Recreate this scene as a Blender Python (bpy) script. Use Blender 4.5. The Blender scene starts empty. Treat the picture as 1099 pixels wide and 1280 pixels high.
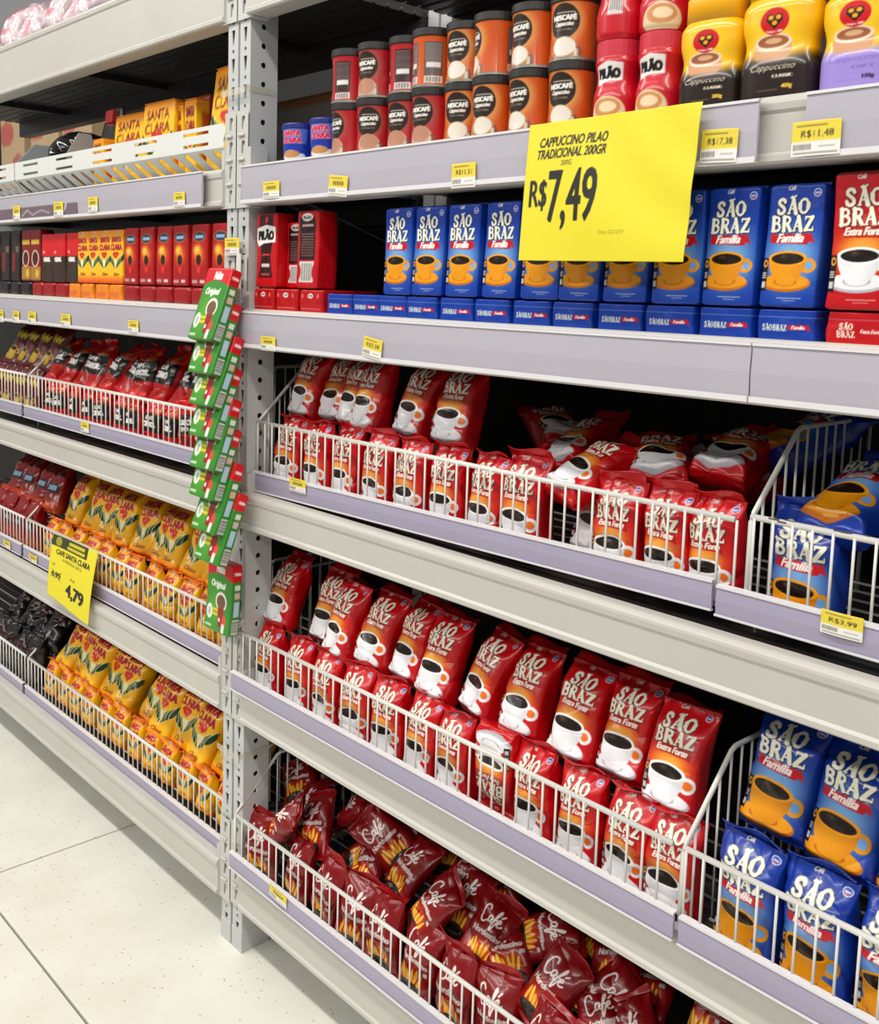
import bpy, bmesh, math, random
import numpy as np
from mathutils import Vector, Matrix

# ------------------------------------------------------------------ camera, world, lights, exposure
scn = bpy.context.scene
COL = scn.collection
F_PX = 1265.0; PPX, PPY = 549.0, 507.0            # focal length and principal point on a 1099 x 1280 frame
def _dir(px, py):
    v = np.array([px - PPX, py - PPY, F_PX]); return v / np.linalg.norm(v)
_X = -_dir(-640, 330); _D = _dir(200, 12000); _D = _D - _X * (_D @ _X); _D /= np.linalg.norm(_D)
_Z = -_D; _Y = np.cross(_Z, _X)
RM = np.stack([_X, _Y, _Z], 1)                      # world -> camera (x right, y down, z forward)
CAM = np.array([1.828, -1.160, 1.490])              # eye: x along the shelf, y into the shelf, z up (metres)
def at(px, py, Y):
    """the point of the vertical plane y = Y that is seen at a pixel"""
    r = RM.T @ _dir(px, py); return CAM + r * ((Y - CAM[1]) / r[1])
cam = bpy.data.cameras.new('camera'); camo = bpy.data.objects.new('camera', cam); COL.objects.link(camo)
cam.sensor_fit = 'HORIZONTAL'; cam.sensor_width = 36.0; cam.lens = 36.0 * F_PX / 1099.0
cam.shift_x = (549.5 - PPX) / 1099.0; cam.shift_y = -(640.0 - PPY) / 1099.0
cam.clip_start = 0.02
_m = np.eye(4); _m[:3, 0] = RM[0]; _m[:3, 1] = -RM[1]; _m[:3, 2] = -RM[2]; _m[:3, 3] = CAM
camo.matrix_world = Matrix(_m.tolist())
scn.camera = camo

wd = bpy.data.worlds.new('store_air'); scn.world = wd; wd.use_nodes = True
wd.node_tree.nodes['Background'].inputs[0].default_value = (1.0, 0.98, 0.95, 1)
wd.node_tree.nodes['Background'].inputs[1].default_value = 0.30
def lamp(name, loc, rot, sx, sy, power, col=(1, .97, .91)):
    l = bpy.data.lights.new(name, 'AREA'); l.shape = 'RECTANGLE'; l.size = sx; l.size_y = sy; l.energy = power; l.color = col
    o = bpy.data.objects.new(name, l); COL.objects.link(o); o.location = loc; o.rotation_euler = rot; return o
lamp('ceiling_light_row', (0.2, -1.35, 3.7), (0, 0, 0), 9.0, 0.25, 175)
lamp('ceiling_light_row', (0.2, -3.6, 3.7), (math.radians(18), 0, 0), 9.0, 0.3, 175)
lamp('ceiling_light_row', (0.2, 2.6, 3.7), (0, 0, 0), 9.0, 0.3, 60)
scn.view_settings.view_transform = 'Standard'; scn.view_settings.look = 'None'
scn.view_settings.exposure = -0.12; scn.view_settings.gamma = 1.0
scn.view_settings.use_curve_mapping = False

rnd = random.Random(7)
def rr(a, b): return rnd.uniform(a, b)

# ------------------------------------------------------------------ materials
def lin(c): return tuple(((x / 12.92) if x <= .04045 else ((x + .055) / 1.055) ** 2.4) for x in c)
MAT = {}
def mat(name, col, rough=.5, metal=0., noise=0., nscale=30., bump=0., spec=.5, alpha=1., trans=0., coat=0.):
    m = bpy.data.materials.new(name); m.use_nodes = True; nt = m.node_tree; b = nt.nodes['Principled BSDF']
    c = lin(col) + (1,)
    b.inputs['Base Color'].default_value = c; b.inputs['Roughness'].default_value = rough
    b.inputs['Metallic'].default_value = metal; b.inputs['Specular IOR Level'].default_value = spec
    b.inputs['Alpha'].default_value = alpha; b.inputs['Transmission Weight'].default_value = trans
    b.inputs['Coat Weight'].default_value = coat
    if noise or bump:
        tc = nt.nodes.new('ShaderNodeTexCoord'); n = nt.nodes.new('ShaderNodeTexNoise')
        n.inputs['Scale'].default_value = nscale; n.inputs['Detail'].default_value = 5
        nt.links.new(tc.outputs['Object'], n.inputs['Vector'])
        if noise:
            r = nt.nodes.new('ShaderNodeMix'); r.data_type = 'RGBA'
            r.inputs['A'].default_value = tuple(x * (1 - noise) for x in c[:3]) + (1,)
            r.inputs['B'].default_value = tuple(min(1, x * (1 + noise)) for x in c[:3]) + (1,)
            nt.links.new(n.outputs['Fac'], r.inputs['Factor']); nt.links.new(r.outputs['Result'], b.inputs['Base Color'])
        if bump:
            bp = nt.nodes.new('ShaderNodeBump'); bp.inputs['Strength'].default_value = bump; bp.inputs['Distance'].default_value = .002
            nt.links.new(n.outputs['Fac'], bp.inputs['Height']); nt.links.new(bp.outputs['Normal'], b.inputs['Normal'])
    MAT[name] = m; return m
mat('steel_paint', (.765, .755, .725), .38, noise=.06, nscale=6)
mat('connector_paint', (.775, .775, .755), .4, noise=.05, nscale=12)
mat('upright_paint', (.76, .77, .765), .42, noise=.07, nscale=9)
mat('hole_shade', (.035, .035, .035), .8, noise=.1)  # near-black colour for the shade inside the hollow posts
mat('deck_steel', (.31, .305, .295), .38, metal=.5, noise=.1, nscale=20)
mat('lilac_rail', (.64, .615, .705), .32, noise=.04, nscale=8)
mat('clear_rail', (.715, .70, .745), .16, noise=.05, nscale=5, coat=.4)
mat('rail_edge', (.88, .87, .88), .25, noise=.03)
mat('white_wire', (.86, .855, .83), .35, noise=.06, nscale=40)
mat('tray_white', (.87, .875, .86), .4, noise=.03)
mat('black_lid', (.13, .12, .11), .4, noise=.05)
mat('tin_rim', (.72, .70, .66), .25, metal=.8, noise=.05)
mat('back_panel', (.17, .165, .16), .7, noise=.15, nscale=4)
mat('cardboard', (.72, .58, .42), .8, noise=.12, nscale=25)
mat('divider_grey', (.62, .63, .64), .4, noise=.03)
mat('tape', (.85, .83, .76), .15, noise=.1, alpha=.35)
mat('joint_grey', (.50, .49, .45), .9, noise=.2, nscale=60)
def print_mat(name, rough, bump, bscale, coat=0., spec=.5):
    m = mat(name, (1, 1, 1), rough, spec=spec, coat=coat); nt = m.node_tree; b = nt.nodes['Principled BSDF']
    a = nt.nodes.new('ShaderNodeAttribute'); a.attribute_name = 'print'
    nt.links.new(a.outputs['Color'], b.inputs['Base Color'])
    tc = nt.nodes.new('ShaderNodeTexCoord'); n = nt.nodes.new('ShaderNodeTexNoise'); n.inputs['Scale'].default_value = bscale
    n.inputs['Detail'].default_value = 3; nt.links.new(tc.outputs['Object'], n.inputs['Vector'])
    bp = nt.nodes.new('ShaderNodeBump'); bp.inputs['Strength'].default_value = bump; bp.inputs['Distance'].default_value = .003
    nt.links.new(n.outputs['Fac'], bp.inputs['Height']); nt.links.new(bp.outputs['Normal'], b.inputs['Normal'])
    return m
print_mat('film', .27, .22, 55, coat=.15)
print_mat('film_clear', .12, .5, 45, coat=.5)
print_mat('carton', .34, .12, 60)
print_mat('foil_brick', .28, .25, 70)
print_mat('tin_print', .24, .03, 20, coat=.3)
print_mat('paper', .6, .06, 25)
# floor stone
m = bpy.data.materials.new('floor_stone'); m.use_nodes = True; MAT['floor_stone'] = m; nt = m.node_tree; b = nt.nodes['Principled BSDF']
tc = nt.nodes.new('ShaderNodeTexCoord'); geo = nt.nodes.new('ShaderNodeNewGeometry')
n1 = nt.nodes.new('ShaderNodeTexNoise'); n1.inputs['Scale'].default_value = 5; n1.inputs['Detail'].default_value = 6
v1 = nt.nodes.new('ShaderNodeTexVoronoi'); v1.inputs['Scale'].default_value = 62
n2 = nt.nodes.new('ShaderNodeTexNoise'); n2.inputs['Scale'].default_value = 120; n2.inputs['Detail'].default_value = 3
for n in (n1, v1, n2): nt.links.new(geo.outputs['Position'], n.inputs['Vector'])
cr = nt.nodes.new('ShaderNodeValToRGB'); cr.color_ramp.elements[0].position = .3; cr.color_ramp.elements[1].position = .7
cr.color_ramp.elements[0].color = lin((.885, .88, .83)) + (1,); cr.color_ramp.elements[1].color = lin((.935, .93, .895)) + (1,)
nt.links.new(n1.outputs['Fac'], cr.inputs['Fac'])
sp = nt.nodes.new('ShaderNodeMath'); sp.operation = 'LESS_THAN'; sp.inputs[1].default_value = .13
nt.links.new(v1.outputs['Distance'], sp.inputs[0])
rg = nt.nodes.new('ShaderNodeMath'); rg.operation = 'GREATER_THAN'; rg.inputs[1].default_value = .57
nt.links.new(n1.outputs['Fac'], rg.inputs[0])
n3 = nt.nodes.new('ShaderNodeTexNoise'); n3.inputs['Scale'].default_value = 31; nt.links.new(geo.outputs['Position'], n3.inputs['Vector'])
rg2 = nt.nodes.new('ShaderNodeMath'); rg2.operation = 'GREATER_THAN'; rg2.inputs[1].default_value = .50; nt.links.new(n3.outputs['Fac'], rg2.inputs[0])
mu = nt.nodes.new('ShaderNodeMath'); mu.operation = 'MULTIPLY'; nt.links.new(sp.outputs[0], mu.inputs[0]); nt.links.new(rg2.outputs[0], mu.inputs[1])
m2 = nt.nodes.new('ShaderNodeMath'); m2.operation = 'MULTIPLY'; m2.inputs[1].default_value = .75; nt.links.new(mu.outputs[0], m2.inputs[0])
mx = nt.nodes.new('ShaderNodeMix'); mx.data_type = 'RGBA'; mx.inputs['B'].default_value = lin((.55, .53, .48)) + (1,)
nt.links.new(cr.outputs['Color'], mx.inputs['A']); nt.links.new(m2.outputs[0], mx.inputs['Factor'])
nt.links.new(mx.outputs['Result'], b.inputs['Base Color']); b.inputs['Roughness'].default_value = .42

# ------------------------------------------------------------------ object helpers
def link(name, data, m=None, parent=None, M=None):
    o = bpy.data.objects.new(name, data); COL.objects.link(o)
    if m and data is not None and not data.materials: data.materials.append(MAT[m])
    if M is not None: o.matrix_local = M
    if parent: o.parent = parent
    return o
def tag(o, label, cat, group=None, kind=None):
    if label: o['label'] = label
    if cat: o['category'] = cat
    if group: o['group'] = group
    if kind: o['kind'] = kind
    return o
def empty(name, loc=(0, 0, 0)):
    o = bpy.data.objects.new(name, None); COL.objects.link(o); o.location = loc; o.empty_display_size = .05; return o
def mesh(name, verts, faces, m=None, smooth=False):
    me = bpy.data.meshes.new(name); me.from_pydata([tuple(v) for v in verts], [], faces); me.update()
    if smooth: me.shade_smooth()
    if m: me.materials.append(MAT[m])
    return me
def bm_mesh(name, bm, m, smooth=False):
    bmesh.ops.recalc_face_normals(bm, faces=bm.faces[:])
    me = bpy.data.meshes.new(name); bm.to_mesh(me); bm.free()
    if smooth: me.shade_smooth()
    me.materials.append(MAT[m]); return me
def box_bm(bm, x0, x1, y0, y1, z0, z1):
    g = bmesh.ops.create_cube(bm, size=1.0)
    for v in g['verts']:
        v.co = Vector(((x0 + x1) / 2 + v.co.x * (x1 - x0), (y0 + y1) / 2 + v.co.y * (y1 - y0), (z0 + z1) / 2 + v.co.z * (z1 - z0)))
def box_mesh(name, x0, x1, y0, y1, z0, z1, m, bev=0.0):
    bm = bmesh.new(); box_bm(bm, x0, x1, y0, y1, z0, z1)
    if bev: bmesh.ops.bevel(bm, geom=bm.edges[:], offset=bev, segments=2, affect='EDGES', profile=.5)
    return bm_mesh(name, bm, m)
def extrude_x(name, prof, x0, x1, m, smooth=False):
    """closed (y, z) outline pulled along x"""
    n = len(prof); vs = [(x0, p[0], p[1]) for p in prof] + [(x1, p[0], p[1]) for p in prof]
    fs = [(i, (i + 1) % n, n + (i + 1) % n, n + i) for i in range(n)] + [tuple(range(n))[::-1], tuple(range(n, 2 * n))]
    bm = bmesh.new(); V = [bm.verts.new(v) for v in vs]
    for f in fs: bm.faces.new([V[i] for i in f])
    return bm_mesh(name, bm, m)
def tube_mesh(name, pts, r, m, seg=8):
    pts = [Vector(p) for p in pts]; vs = []; fs = []; up = None
    for i, p in enumerate(pts):
        t = (pts[min(i + 1, len(pts) - 1)] - pts[max(i - 1, 0)]).normalized()
        a = t.cross(Vector((0, 0, 1))) if abs(t.z) < .9 else t.cross(Vector((1, 0, 0)))
        a.normalize(); c = t.cross(a)
        for k in range(seg):
            w = 2 * math.pi * k / seg; vs.append(p + a * (r * math.cos(w)) + c * (r * math.sin(w)))
    for i in range(len(pts) - 1):
        for k in range(seg):
            fs.append((i * seg + k, i * seg + (k + 1) % seg, (i + 1) * seg + (k + 1) % seg, (i + 1) * seg + k))
    fs.append(tuple(range(seg))[::-1]); fs.append(tuple(range((len(pts) - 1) * seg, len(pts) * seg)))
    return mesh(name, vs, fs, m, True)
ORD = ['first', 'second', 'third', 'fourth', 'fifth', 'sixth', 'seventh', 'eighth', 'ninth', 'tenth', 'eleventh', 'twelfth', 'thirteenth',
       'fourteenth', 'fifteenth', 'sixteenth', 'seventeenth', 'eighteenth', 'nineteenth', 'twentieth']

# plates with punched holes ------------------------------------------------------
def ray_poly(c, ang, poly):
    d = (math.cos(ang), math.sin(ang)); best = None
    for i in range(len(poly)):
        a = poly[i]; b_ = poly[(i + 1) % len(poly)]; ex, ey = b_[0] - a[0], b_[1] - a[1]
        den = d[0] * ey - d[1] * ex
        if abs(den) < 1e-12: continue
        t = ((a[0] - c[0]) * ey - (a[1] - c[1]) * ex) / den; s = ((a[0] - c[0]) * d[1] - (a[1] - c[1]) * d[0]) / den
        if t > 0 and -1e-6 <= s <= 1 + 1e-6 and (best is None or t < best): best = t
    return (c[0] + d[0] * best, c[1] + d[1] * best)
def hole_cell(bm, rect, hole, f, depth):
    """rect (u0,u1,v0,v1) of a plate with a hole polygon (star-shaped about its centre); f maps (u, v, d) to 3-D"""
    u0, u1, v0, v1 = rect; R = [(u0, v0), (u1, v0), (u1, v1), (u0, v1)]
    c = (sum(p[0] for p in hole) / len(hole), sum(p[1] for p in hole) / len(hole))
    A = sorted(math.atan2(p[1] - c[1], p[0] - c[0]) for p in hole + R)
    A = [a for i, a in enumerate(A) if i == 0 or a - A[i - 1] > 1e-4]
    O = [bm.verts.new(f(*ray_poly(c, a, R), 0)) for a in A]; I = []; B = []
    for a in A:
        p = ray_poly(c, a, hole); I.append(bm.verts.new(f(*p, 0))); B.append(bm.verts.new(f(*p, depth)))
    n = len(A)
    for i in range(n):
        j = (i + 1) % n
        bm.faces.new((O[i], O[j], I[j], I[i])); bm.faces.new((I[i], I[j], B[j], B[i]))
def circ(u, v, r, n=8, ry=None): return [(u + r * math.cos(2 * math.pi * k / n), v + (ry or r) * math.sin(2 * math.pi * k / n)) for k in range(n)]

# ------------------------------------------------------------------ print canvases (flat lettering and pictures, drawn in centimetres)
_TXT = {}
def text_tris(s):
    if s in _TXT: return _TXT[s]
    cu = bpy.data.curves.new('lettering', 'FONT'); cu.body = s; cu.resolution_u = 3; cu.fill_mode = 'FRONT'
    o = bpy.data.objects.new('lettering', cu); COL.objects.link(o)
    dg = bpy.context.evaluated_depsgraph_get(); dg.update(); me = o.evaluated_get(dg).to_mesh(); me.calc_loop_triangles()
    V = np.array([v.co[:2] for v in me.vertices]); T = np.array([t.vertices[:] for t in me.loop_triangles]); tri = V[T]
    o.evaluated_get(dg).to_mesh_clear(); bpy.data.objects.remove(o); bpy.data.curves.remove(cu)
    mn = tri.reshape(-1, 2).min(0); mx_ = tri.reshape(-1, 2).max(0)
    _TXT[s] = ((tri - mn) / (mx_ - mn), (mx_ - mn)); return _TXT[s]
class Cv:
    """w x h centimetres, x centred on 0, y from 0 at the bottom"""
    def __init__(s, w, h, col, d=24):
        s.w, s.h, s.d = w, h, d; s.W, s.H = int(w * d), int(h * d)
        s.X, s.Y = np.meshgrid((np.arange(s.W) + .5) / d - w / 2, (np.arange(s.H) + .5) / d); s.a = np.ones((s.H, s.W, 3)) * np.array(col)
    def fill(s, m, col):
        m = np.clip(m, 0, 1)[..., None]; s.a = s.a * (1 - m) + np.array(col) * m; return s
    def aa(s, sd): return np.clip(.5 - sd * s.d, 0, 1)
    def el(s, x, y, rx, ry, rot=0.):
        c, q = math.cos(rot), math.sin(rot); X = s.X - x; Y = s.Y - y; U = X * c + Y * q; V = -X * q + Y * c
        k = np.sqrt((U / rx) ** 2 + (V / ry) ** 2); return s.aa((k - 1) * min(rx, ry))
    def rect(s, x0, y0, x1, y1): return s.aa(np.maximum(np.maximum(x0 - s.X, s.X - x1), np.maximum(y0 - s.Y, s.Y - y1)))
    def glow(s, x, y, rx, ry, p=1.): return np.exp(-(((s.X - x) / rx) ** 2 + ((s.Y - y) / ry) ** 2) ** p)
    def poly(s, P):
        ins = np.zeros_like(s.X, bool); n = len(P)
        for i in range(n):
            (x1, y1), (x2, y2) = P[i], P[(i + 1) % n]
            if y1 == y2: continue
            c = ((y1 > s.Y) != (y2 > s.Y)) & (s.X < (x2 - x1) * (s.Y - y1) / (y2 - y1) + x1); ins ^= c
        return ins.astype(float)
    def stroke(s, P, wd):
        D = np.full_like(s.X, 1e9)
        for (x1, y1), (x2, y2) in zip(P[:-1], P[1:]):
            dx, dy = x2 - x1, y2 - y1; L = dx * dx + dy * dy + 1e-12
            t = np.clip(((s.X - x1) * dx + (s.Y - y1) * dy) / L, 0, 1); D = np.minimum(D, np.hypot(s.X - x1 - t * dx, s.Y - y1 - t * dy))
        return s.aa(D - wd / 2)
    def text(s, t, x, y, h, w=None, bold=(0, 0), shear=0., rot=0., arch=0.):
        """lettering centred on x, y; bold = (horizontal, vertical) thickening in cm"""
        tri, sz = text_tris(t); w = w or h * sz[0] / sz[1]; bx, by = bold
        P = (tri - .5) * np.array([w - bx, h - by]); P = P.copy(); P[..., 0] += shear * P[..., 1]; P[..., 1] -= arch * P[..., 0] ** 2
        c, q = math.cos(rot), math.sin(rot); P = np.stack([P[..., 0] * c - P[..., 1] * q, P[..., 0] * q + P[..., 1] * c], -1)
        P = (P + np.array([x + s.w / 2, y])) * s.d; M = np.zeros((s.H, s.W))
        for A, B, C in P:
            x0, y0 = np.floor(np.minimum(np.minimum(A, B), C)).astype(int); x1, y1 = np.ceil(np.maximum(np.maximum(A, B), C)).astype(int)
            x0, y0 = max(x0, 0), max(y0, 0); x1, y1 = min(x1, s.W), min(y1, s.H)
            if x1 <= x0 or y1 <= y0: continue
            gx, gy = np.meshgrid(np.arange(x0, x1) + .5, np.arange(y0, y1) + .5)
            den = (B[1] - C[1]) * (A[0] - C[0]) + (C[0] - B[0]) * (A[1] - C[1])
            if abs(den) < 1e-9: continue
            l1 = ((B[1] - C[1]) * (gx - C[0]) + (C[0] - B[0]) * (gy - C[1])) / den
            l2 = ((C[1] - A[1]) * (gx - C[0]) + (A[0] - C[0]) * (gy - C[1])) / den
            e = -.02; M[y0:y1, x0:x1] = np.maximum(M[y0:y1, x0:x1], (l1 >= e) & (l2 >= e) & (1 - l1 - l2 >= e))
        return s.dil(M, bx / 2 * s.d, by / 2 * s.d)
    def dil(s, M, rx, ry):
        rx, ry = int(round(rx)), int(round(ry)); 
        if rx < 1 and ry < 1: return M
        o = M.copy(); Mp = np.pad(M, ((ry, ry), (rx, rx)))
        for j in range(-ry, ry + 1):
            for i in range(-rx, rx + 1):
                if (i / max(rx, .7)) ** 2 + (j / max(ry, .7)) ** 2 <= 1.3:
                    o = np.maximum(o, Mp[ry + j:ry + j + s.H, rx + i:rx + i + s.W])
        return o
    def shift(s, M, dx, dy): return np.roll(np.roll(M, int(dx * s.d), 1), int(dy * s.d), 0)
    def colors(s):
        a = s.a; b_ = (np.roll(a, 1, 0) + 2 * a + np.roll(a, -1, 0)) / 4; b_ = (np.roll(b_, 1, 1) + 2 * b_ + np.roll(b_, -1, 1)) / 4
        b_ = np.clip(b_, 0, 1); return np.where(b_ <= .04045, b_ / 12.92, ((b_ + .055) / 1.055) ** 2.4)
def sample(cvl, cv, x, y):
    """bilinear look-up of linear colours, x, y in cm"""
    fx = np.clip((x + cv.w / 2) * cv.d - .5, 0, cv.W - 1.001); fy = np.clip(y * cv.d - .5, 0, cv.H - 1.001)
    i, j = fx.astype(int), fy.astype(int); u, v = (fx - i)[..., None], (fy - j)[..., None]
    return (cvl[j, i] * (1 - u) + cvl[j, i + 1] * u) * (1 - v) + (cvl[j + 1, i] * (1 - u) + cvl[j + 1, i + 1] * u) * v
def paint(me, C):
    C = np.asarray(C).reshape(-1, 3); a = me.color_attributes.new('print', 'FLOAT_COLOR', 'POINT')
    a.data.foreach_set('color', np.concatenate([C, np.ones((len(C), 1))], 1).astype(np.float32).ravel())
def plain(me, col): paint(me, np.tile(np.array(lin(col)), (len(me.vertices), 1))); return me

def ring_mesh(name, cv, w, t, h, n=3.2, prof=None, nuf=60, nus=8, nub=6, nv=90, wr=0., pleat=0., seed=0, m='film', fan=(True, True), front=.55, dent=0.):
    """closed shell round a superellipse section; prof(v) -> (scale of half width, scale of half depth); the print wraps round it"""
    R = np.random.RandomState(seed); a0, b0 = w / 2, t / 2
    ph = np.linspace(-math.pi, math.pi, 6001); e = 2.0 / n
    xs = np.sign(np.sin(ph)) * np.abs(np.sin(ph)) ** e; ys = -np.sign(np.cos(ph)) * np.abs(np.cos(ph)) ** e
    L = np.concatenate([[0], np.cumsum(np.hypot(np.diff(xs * a0), np.diff(ys * b0)))]); per = L[-1]; S = L - per / 2
    fw = w * front; sd = min(per / 2 - .002, w / 2 + t)
    if fw >= sd * .98: cols = np.concatenate([np.linspace(-per / 2, per / 2, nuf + 1)[:-1]])
    else: cols = np.concatenate([np.linspace(-per / 2, -sd, nub + 1)[:-1], np.linspace(-sd, -fw, nus + 1)[:-1], np.linspace(-fw, fw, nuf + 1)[:-1], np.linspace(fw, sd, nus + 1)[:-1], np.linspace(sd, per / 2, nub + 1)[:-1]])
    cx = np.interp(cols, S, xs); cy = np.interp(cols, S, ys); vv = np.linspace(0, 1, nv + 1)
    pr = np.array([prof(v) if prof else (1, 1) for v in vv]); sa, sb = pr[:, 0:1], pr[:, 1:2]
    nx = np.sign(cx) * np.abs(cx) ** (n - 1) / a0; ny = np.sign(cy) * np.abs(cy) ** (n - 1) / b0; nl = np.hypot(nx, ny) + 1e-9; nx /= nl; ny /= nl
    Sg, Vg = np.meshgrid(cols, vv); D = np.zeros_like(Sg)
    if wr:
        for k in range(9):
            f = R.uniform(25, 90); an = R.uniform(0, math.pi); q = (Sg * math.cos(an) + Vg * h * math.sin(an)) * f * 1.3 + R.uniform(0, 7)
            env = np.exp(-(((Sg - R.uniform(-w / 2, w / 2)) / (w * R.uniform(.25, .6))) ** 2 + ((Vg - R.uniform(0, 1)) / R.uniform(.12, .4)) ** 2))
            D += wr * R.uniform(.4, 1.) * env * (np.abs(np.sin(q)) ** .7 - .5)
        q = Sg / w * 2 * math.pi * 1.2 + R.uniform(0, 6); D += wr * .8 * np.sin(q) * np.sin(Vg * 5 + R.uniform(0, 6))
    if dent: D -= dent * np.exp(-(((Sg - R.uniform(-.02, .02)) / (w * .3)) ** 2 + ((Vg - R.uniform(.2, .4)) / .12) ** 2))
    if pleat:
        tp = np.clip((Vg - .74) / .26, 0, 1) ** 1.5; bt = np.clip((.14 - Vg) / .14, 0, 1) ** 1.5; q1, q2 = R.uniform(0, 6, 2)
        D += pleat * tp * (np.abs(np.sin(Sg * 95 + q1)) - .5) + pleat * .7 * bt * (np.abs(np.sin(Sg * 80 + q2)) - .5)
    X = cx[None] * a0 * sa + nx[None] * D; Y = cy[None] * b0 * sb + ny[None] * D; Zc = Vg * h
    sag = R.uniform(-.004, .004) if wr else 0.; X = X + sag * np.sin(Vg * math.pi)
    nc = len(cols); V = np.stack([X, Y, Zc], -1).reshape(-1, 3); I = np.arange((nv + 1) * nc).reshape(nv + 1, nc); J = np.roll(I, -1, 1)
    Fq = np.stack([I[:-1], J[:-1], J[1:], I[1:]], -1).reshape(-1, 4).tolist()
    cl = cv.colors(); Cc = sample(cl, cv, Sg * 100 * cv.w / (per * 100), Vg * cv.h).reshape(-1, 3) if False else sample(cl, cv, Sg * 100, Vg * cv.h).reshape(-1, 3)
    V = V.tolist(); C = Cc.tolist()
    for flag, row in ((fan[0], 0), (fan[1], nv)):
        if flag:
            k = len(V); ctr = np.array([V[i] for i in I[row]]).mean(0); V.append(ctr.tolist()); C.append(C[I[row][0]])
            for i in range(nc):
                a, b_ = int(I[row][i]), int(I[row][(i + 1) % nc]); Fq.append((b_, a, k) if row == 0 else (a, b_, k))
    me = mesh(name, V, Fq, m, True); paint(me, C); return me
def sheet_mesh(name, cv, f, nu, nv, m, th=0.0):
    """a printed sheet: f(u, v) -> 3-D point for u, v in 0..1, with a plain back one thickness behind"""
    U, V = np.meshgrid(np.linspace(0, 1, nu + 1), np.linspace(0, 1, nv + 1)); P = np.array([f(u, v) for u, v in zip(U.ravel(), V.ravel())])
    C = sample(cv.colors(), cv, (U - .5) * cv.w, V * cv.h).reshape(-1, 3); I = np.arange((nv + 1) * (nu + 1)).reshape(nv + 1, nu + 1)
    Fq = np.stack([I[:-1, :-1], I[:-1, 1:], I[1:, 1:], I[1:, :-1]], -1).reshape(-1, 4).tolist(); Vs = P.tolist(); C = C.tolist()
    if th:
        rim = list(I[0, :]) + list(I[1:, -1]) + list(I[-1, -2::-1]) + list(I[-2:0:-1, 0]); k = len(Vs)
        for i in rim: p = P[i]; Vs.append([p[0], p[1] + th, p[2]]); C.append(C[int(i)])
        q = len(rim)
        for i in range(q): Fq.append((int(rim[i]), k + i, k + (i + 1) % q, int(rim[(i + 1) % q])))
    me = mesh(name, Vs, Fq, m, True); paint(me, C); return me

# flared capitals of the coffee packs: strokes in a unit box with their own widths
GLY = {'S': [([(.80, .80), (.74, .93), (.55, 1.), (.34, .96), (.22, .84), (.24, .68), (.44, .56), (.66, .44), (.78, .30), (.76, .14), (.60, .02), (.38, .0), (.22, .08), (.16, .24)], .21), ([(.82, .98), (.80, .72)], .09), ([(.15, .0), (.15, .30)], .09)],
       'A': [([(.50, 1.), (.14, .0)], .13), ([(.50, 1.), (.84, .0)], .25), ([(.26, .32), (.72, .32)], .10), ([(.0, .0), (.30, .0)], .08), ([(.66, .0), (1., .0)], .08)],
       'O': [([(.5 + .40 * math.cos(k * math.pi / 10), .5 + .48 * math.sin(k * math.pi / 10)) for k in range(21)], .17), ([(.12, .35), (.10, .65)], .26), ([(.88, .35), (.90, .65)], .26)],
       'B': [([(.22, .0), (.22, 1.)], .25), ([(.22, .98), (.58, .98), (.76, .88), (.78, .72), (.66, .57), (.30, .54)], .16), ([(.60, .54), (.82, .44), (.88, .26), (.78, .08), (.56, .02), (.22, .02)], .17), ([(.02, 1.), (.3, 1.)], .08), ([(.02, 0.), (.3, 0.)], .08)],
       'R': [([(.22, .0), (.22, 1.)], .25), ([(.22, .98), (.58, .98), (.76, .88), (.78, .70), (.64, .54), (.30, .50)], .16), ([(.52, .50), (.88, .02)], .23), ([(.02, 1.), (.3, 1.)], .08), ([(.02, 0.), (.38, 0.)], .08), ([(.76, 0.), (1.02, 0.)], .08)],
       'Z': [([(.14, .95), (.84, .95)], .14), ([(.80, .94), (.18, .06)], .24), ([(.14, .05), (.88, .05)], .14), ([(.13, 1.), (.13, .74)], .08), ([(.90, .0), (.90, .28)], .08)]}
def flared(c, word, x, y, w, h, gap=.08):
    M = np.zeros_like(c.X); n = len(word); cw = w / (n + gap * (n - 1)); x0 = x - w / 2
    for i, ch in enumerate(word):
        lx = x0 + i * cw * (1 + gap)
        for P, wd_ in GLY['A' if ch == 'Ã' else ch]: M = np.maximum(M, c.stroke([(lx + p[0] * cw, y - h / 2 + p[1] * h) for p in P], wd_ * cw * 1.5))
        if ch == 'Ã': M = np.maximum(M, c.stroke([(lx + .26 * cw, y + h * .60), (lx + .42 * cw, y + h * .68), (lx + .58 * cw, y + h * .62), (lx + .76 * cw, y + h * .72)], .17 * cw))
    return M

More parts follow.
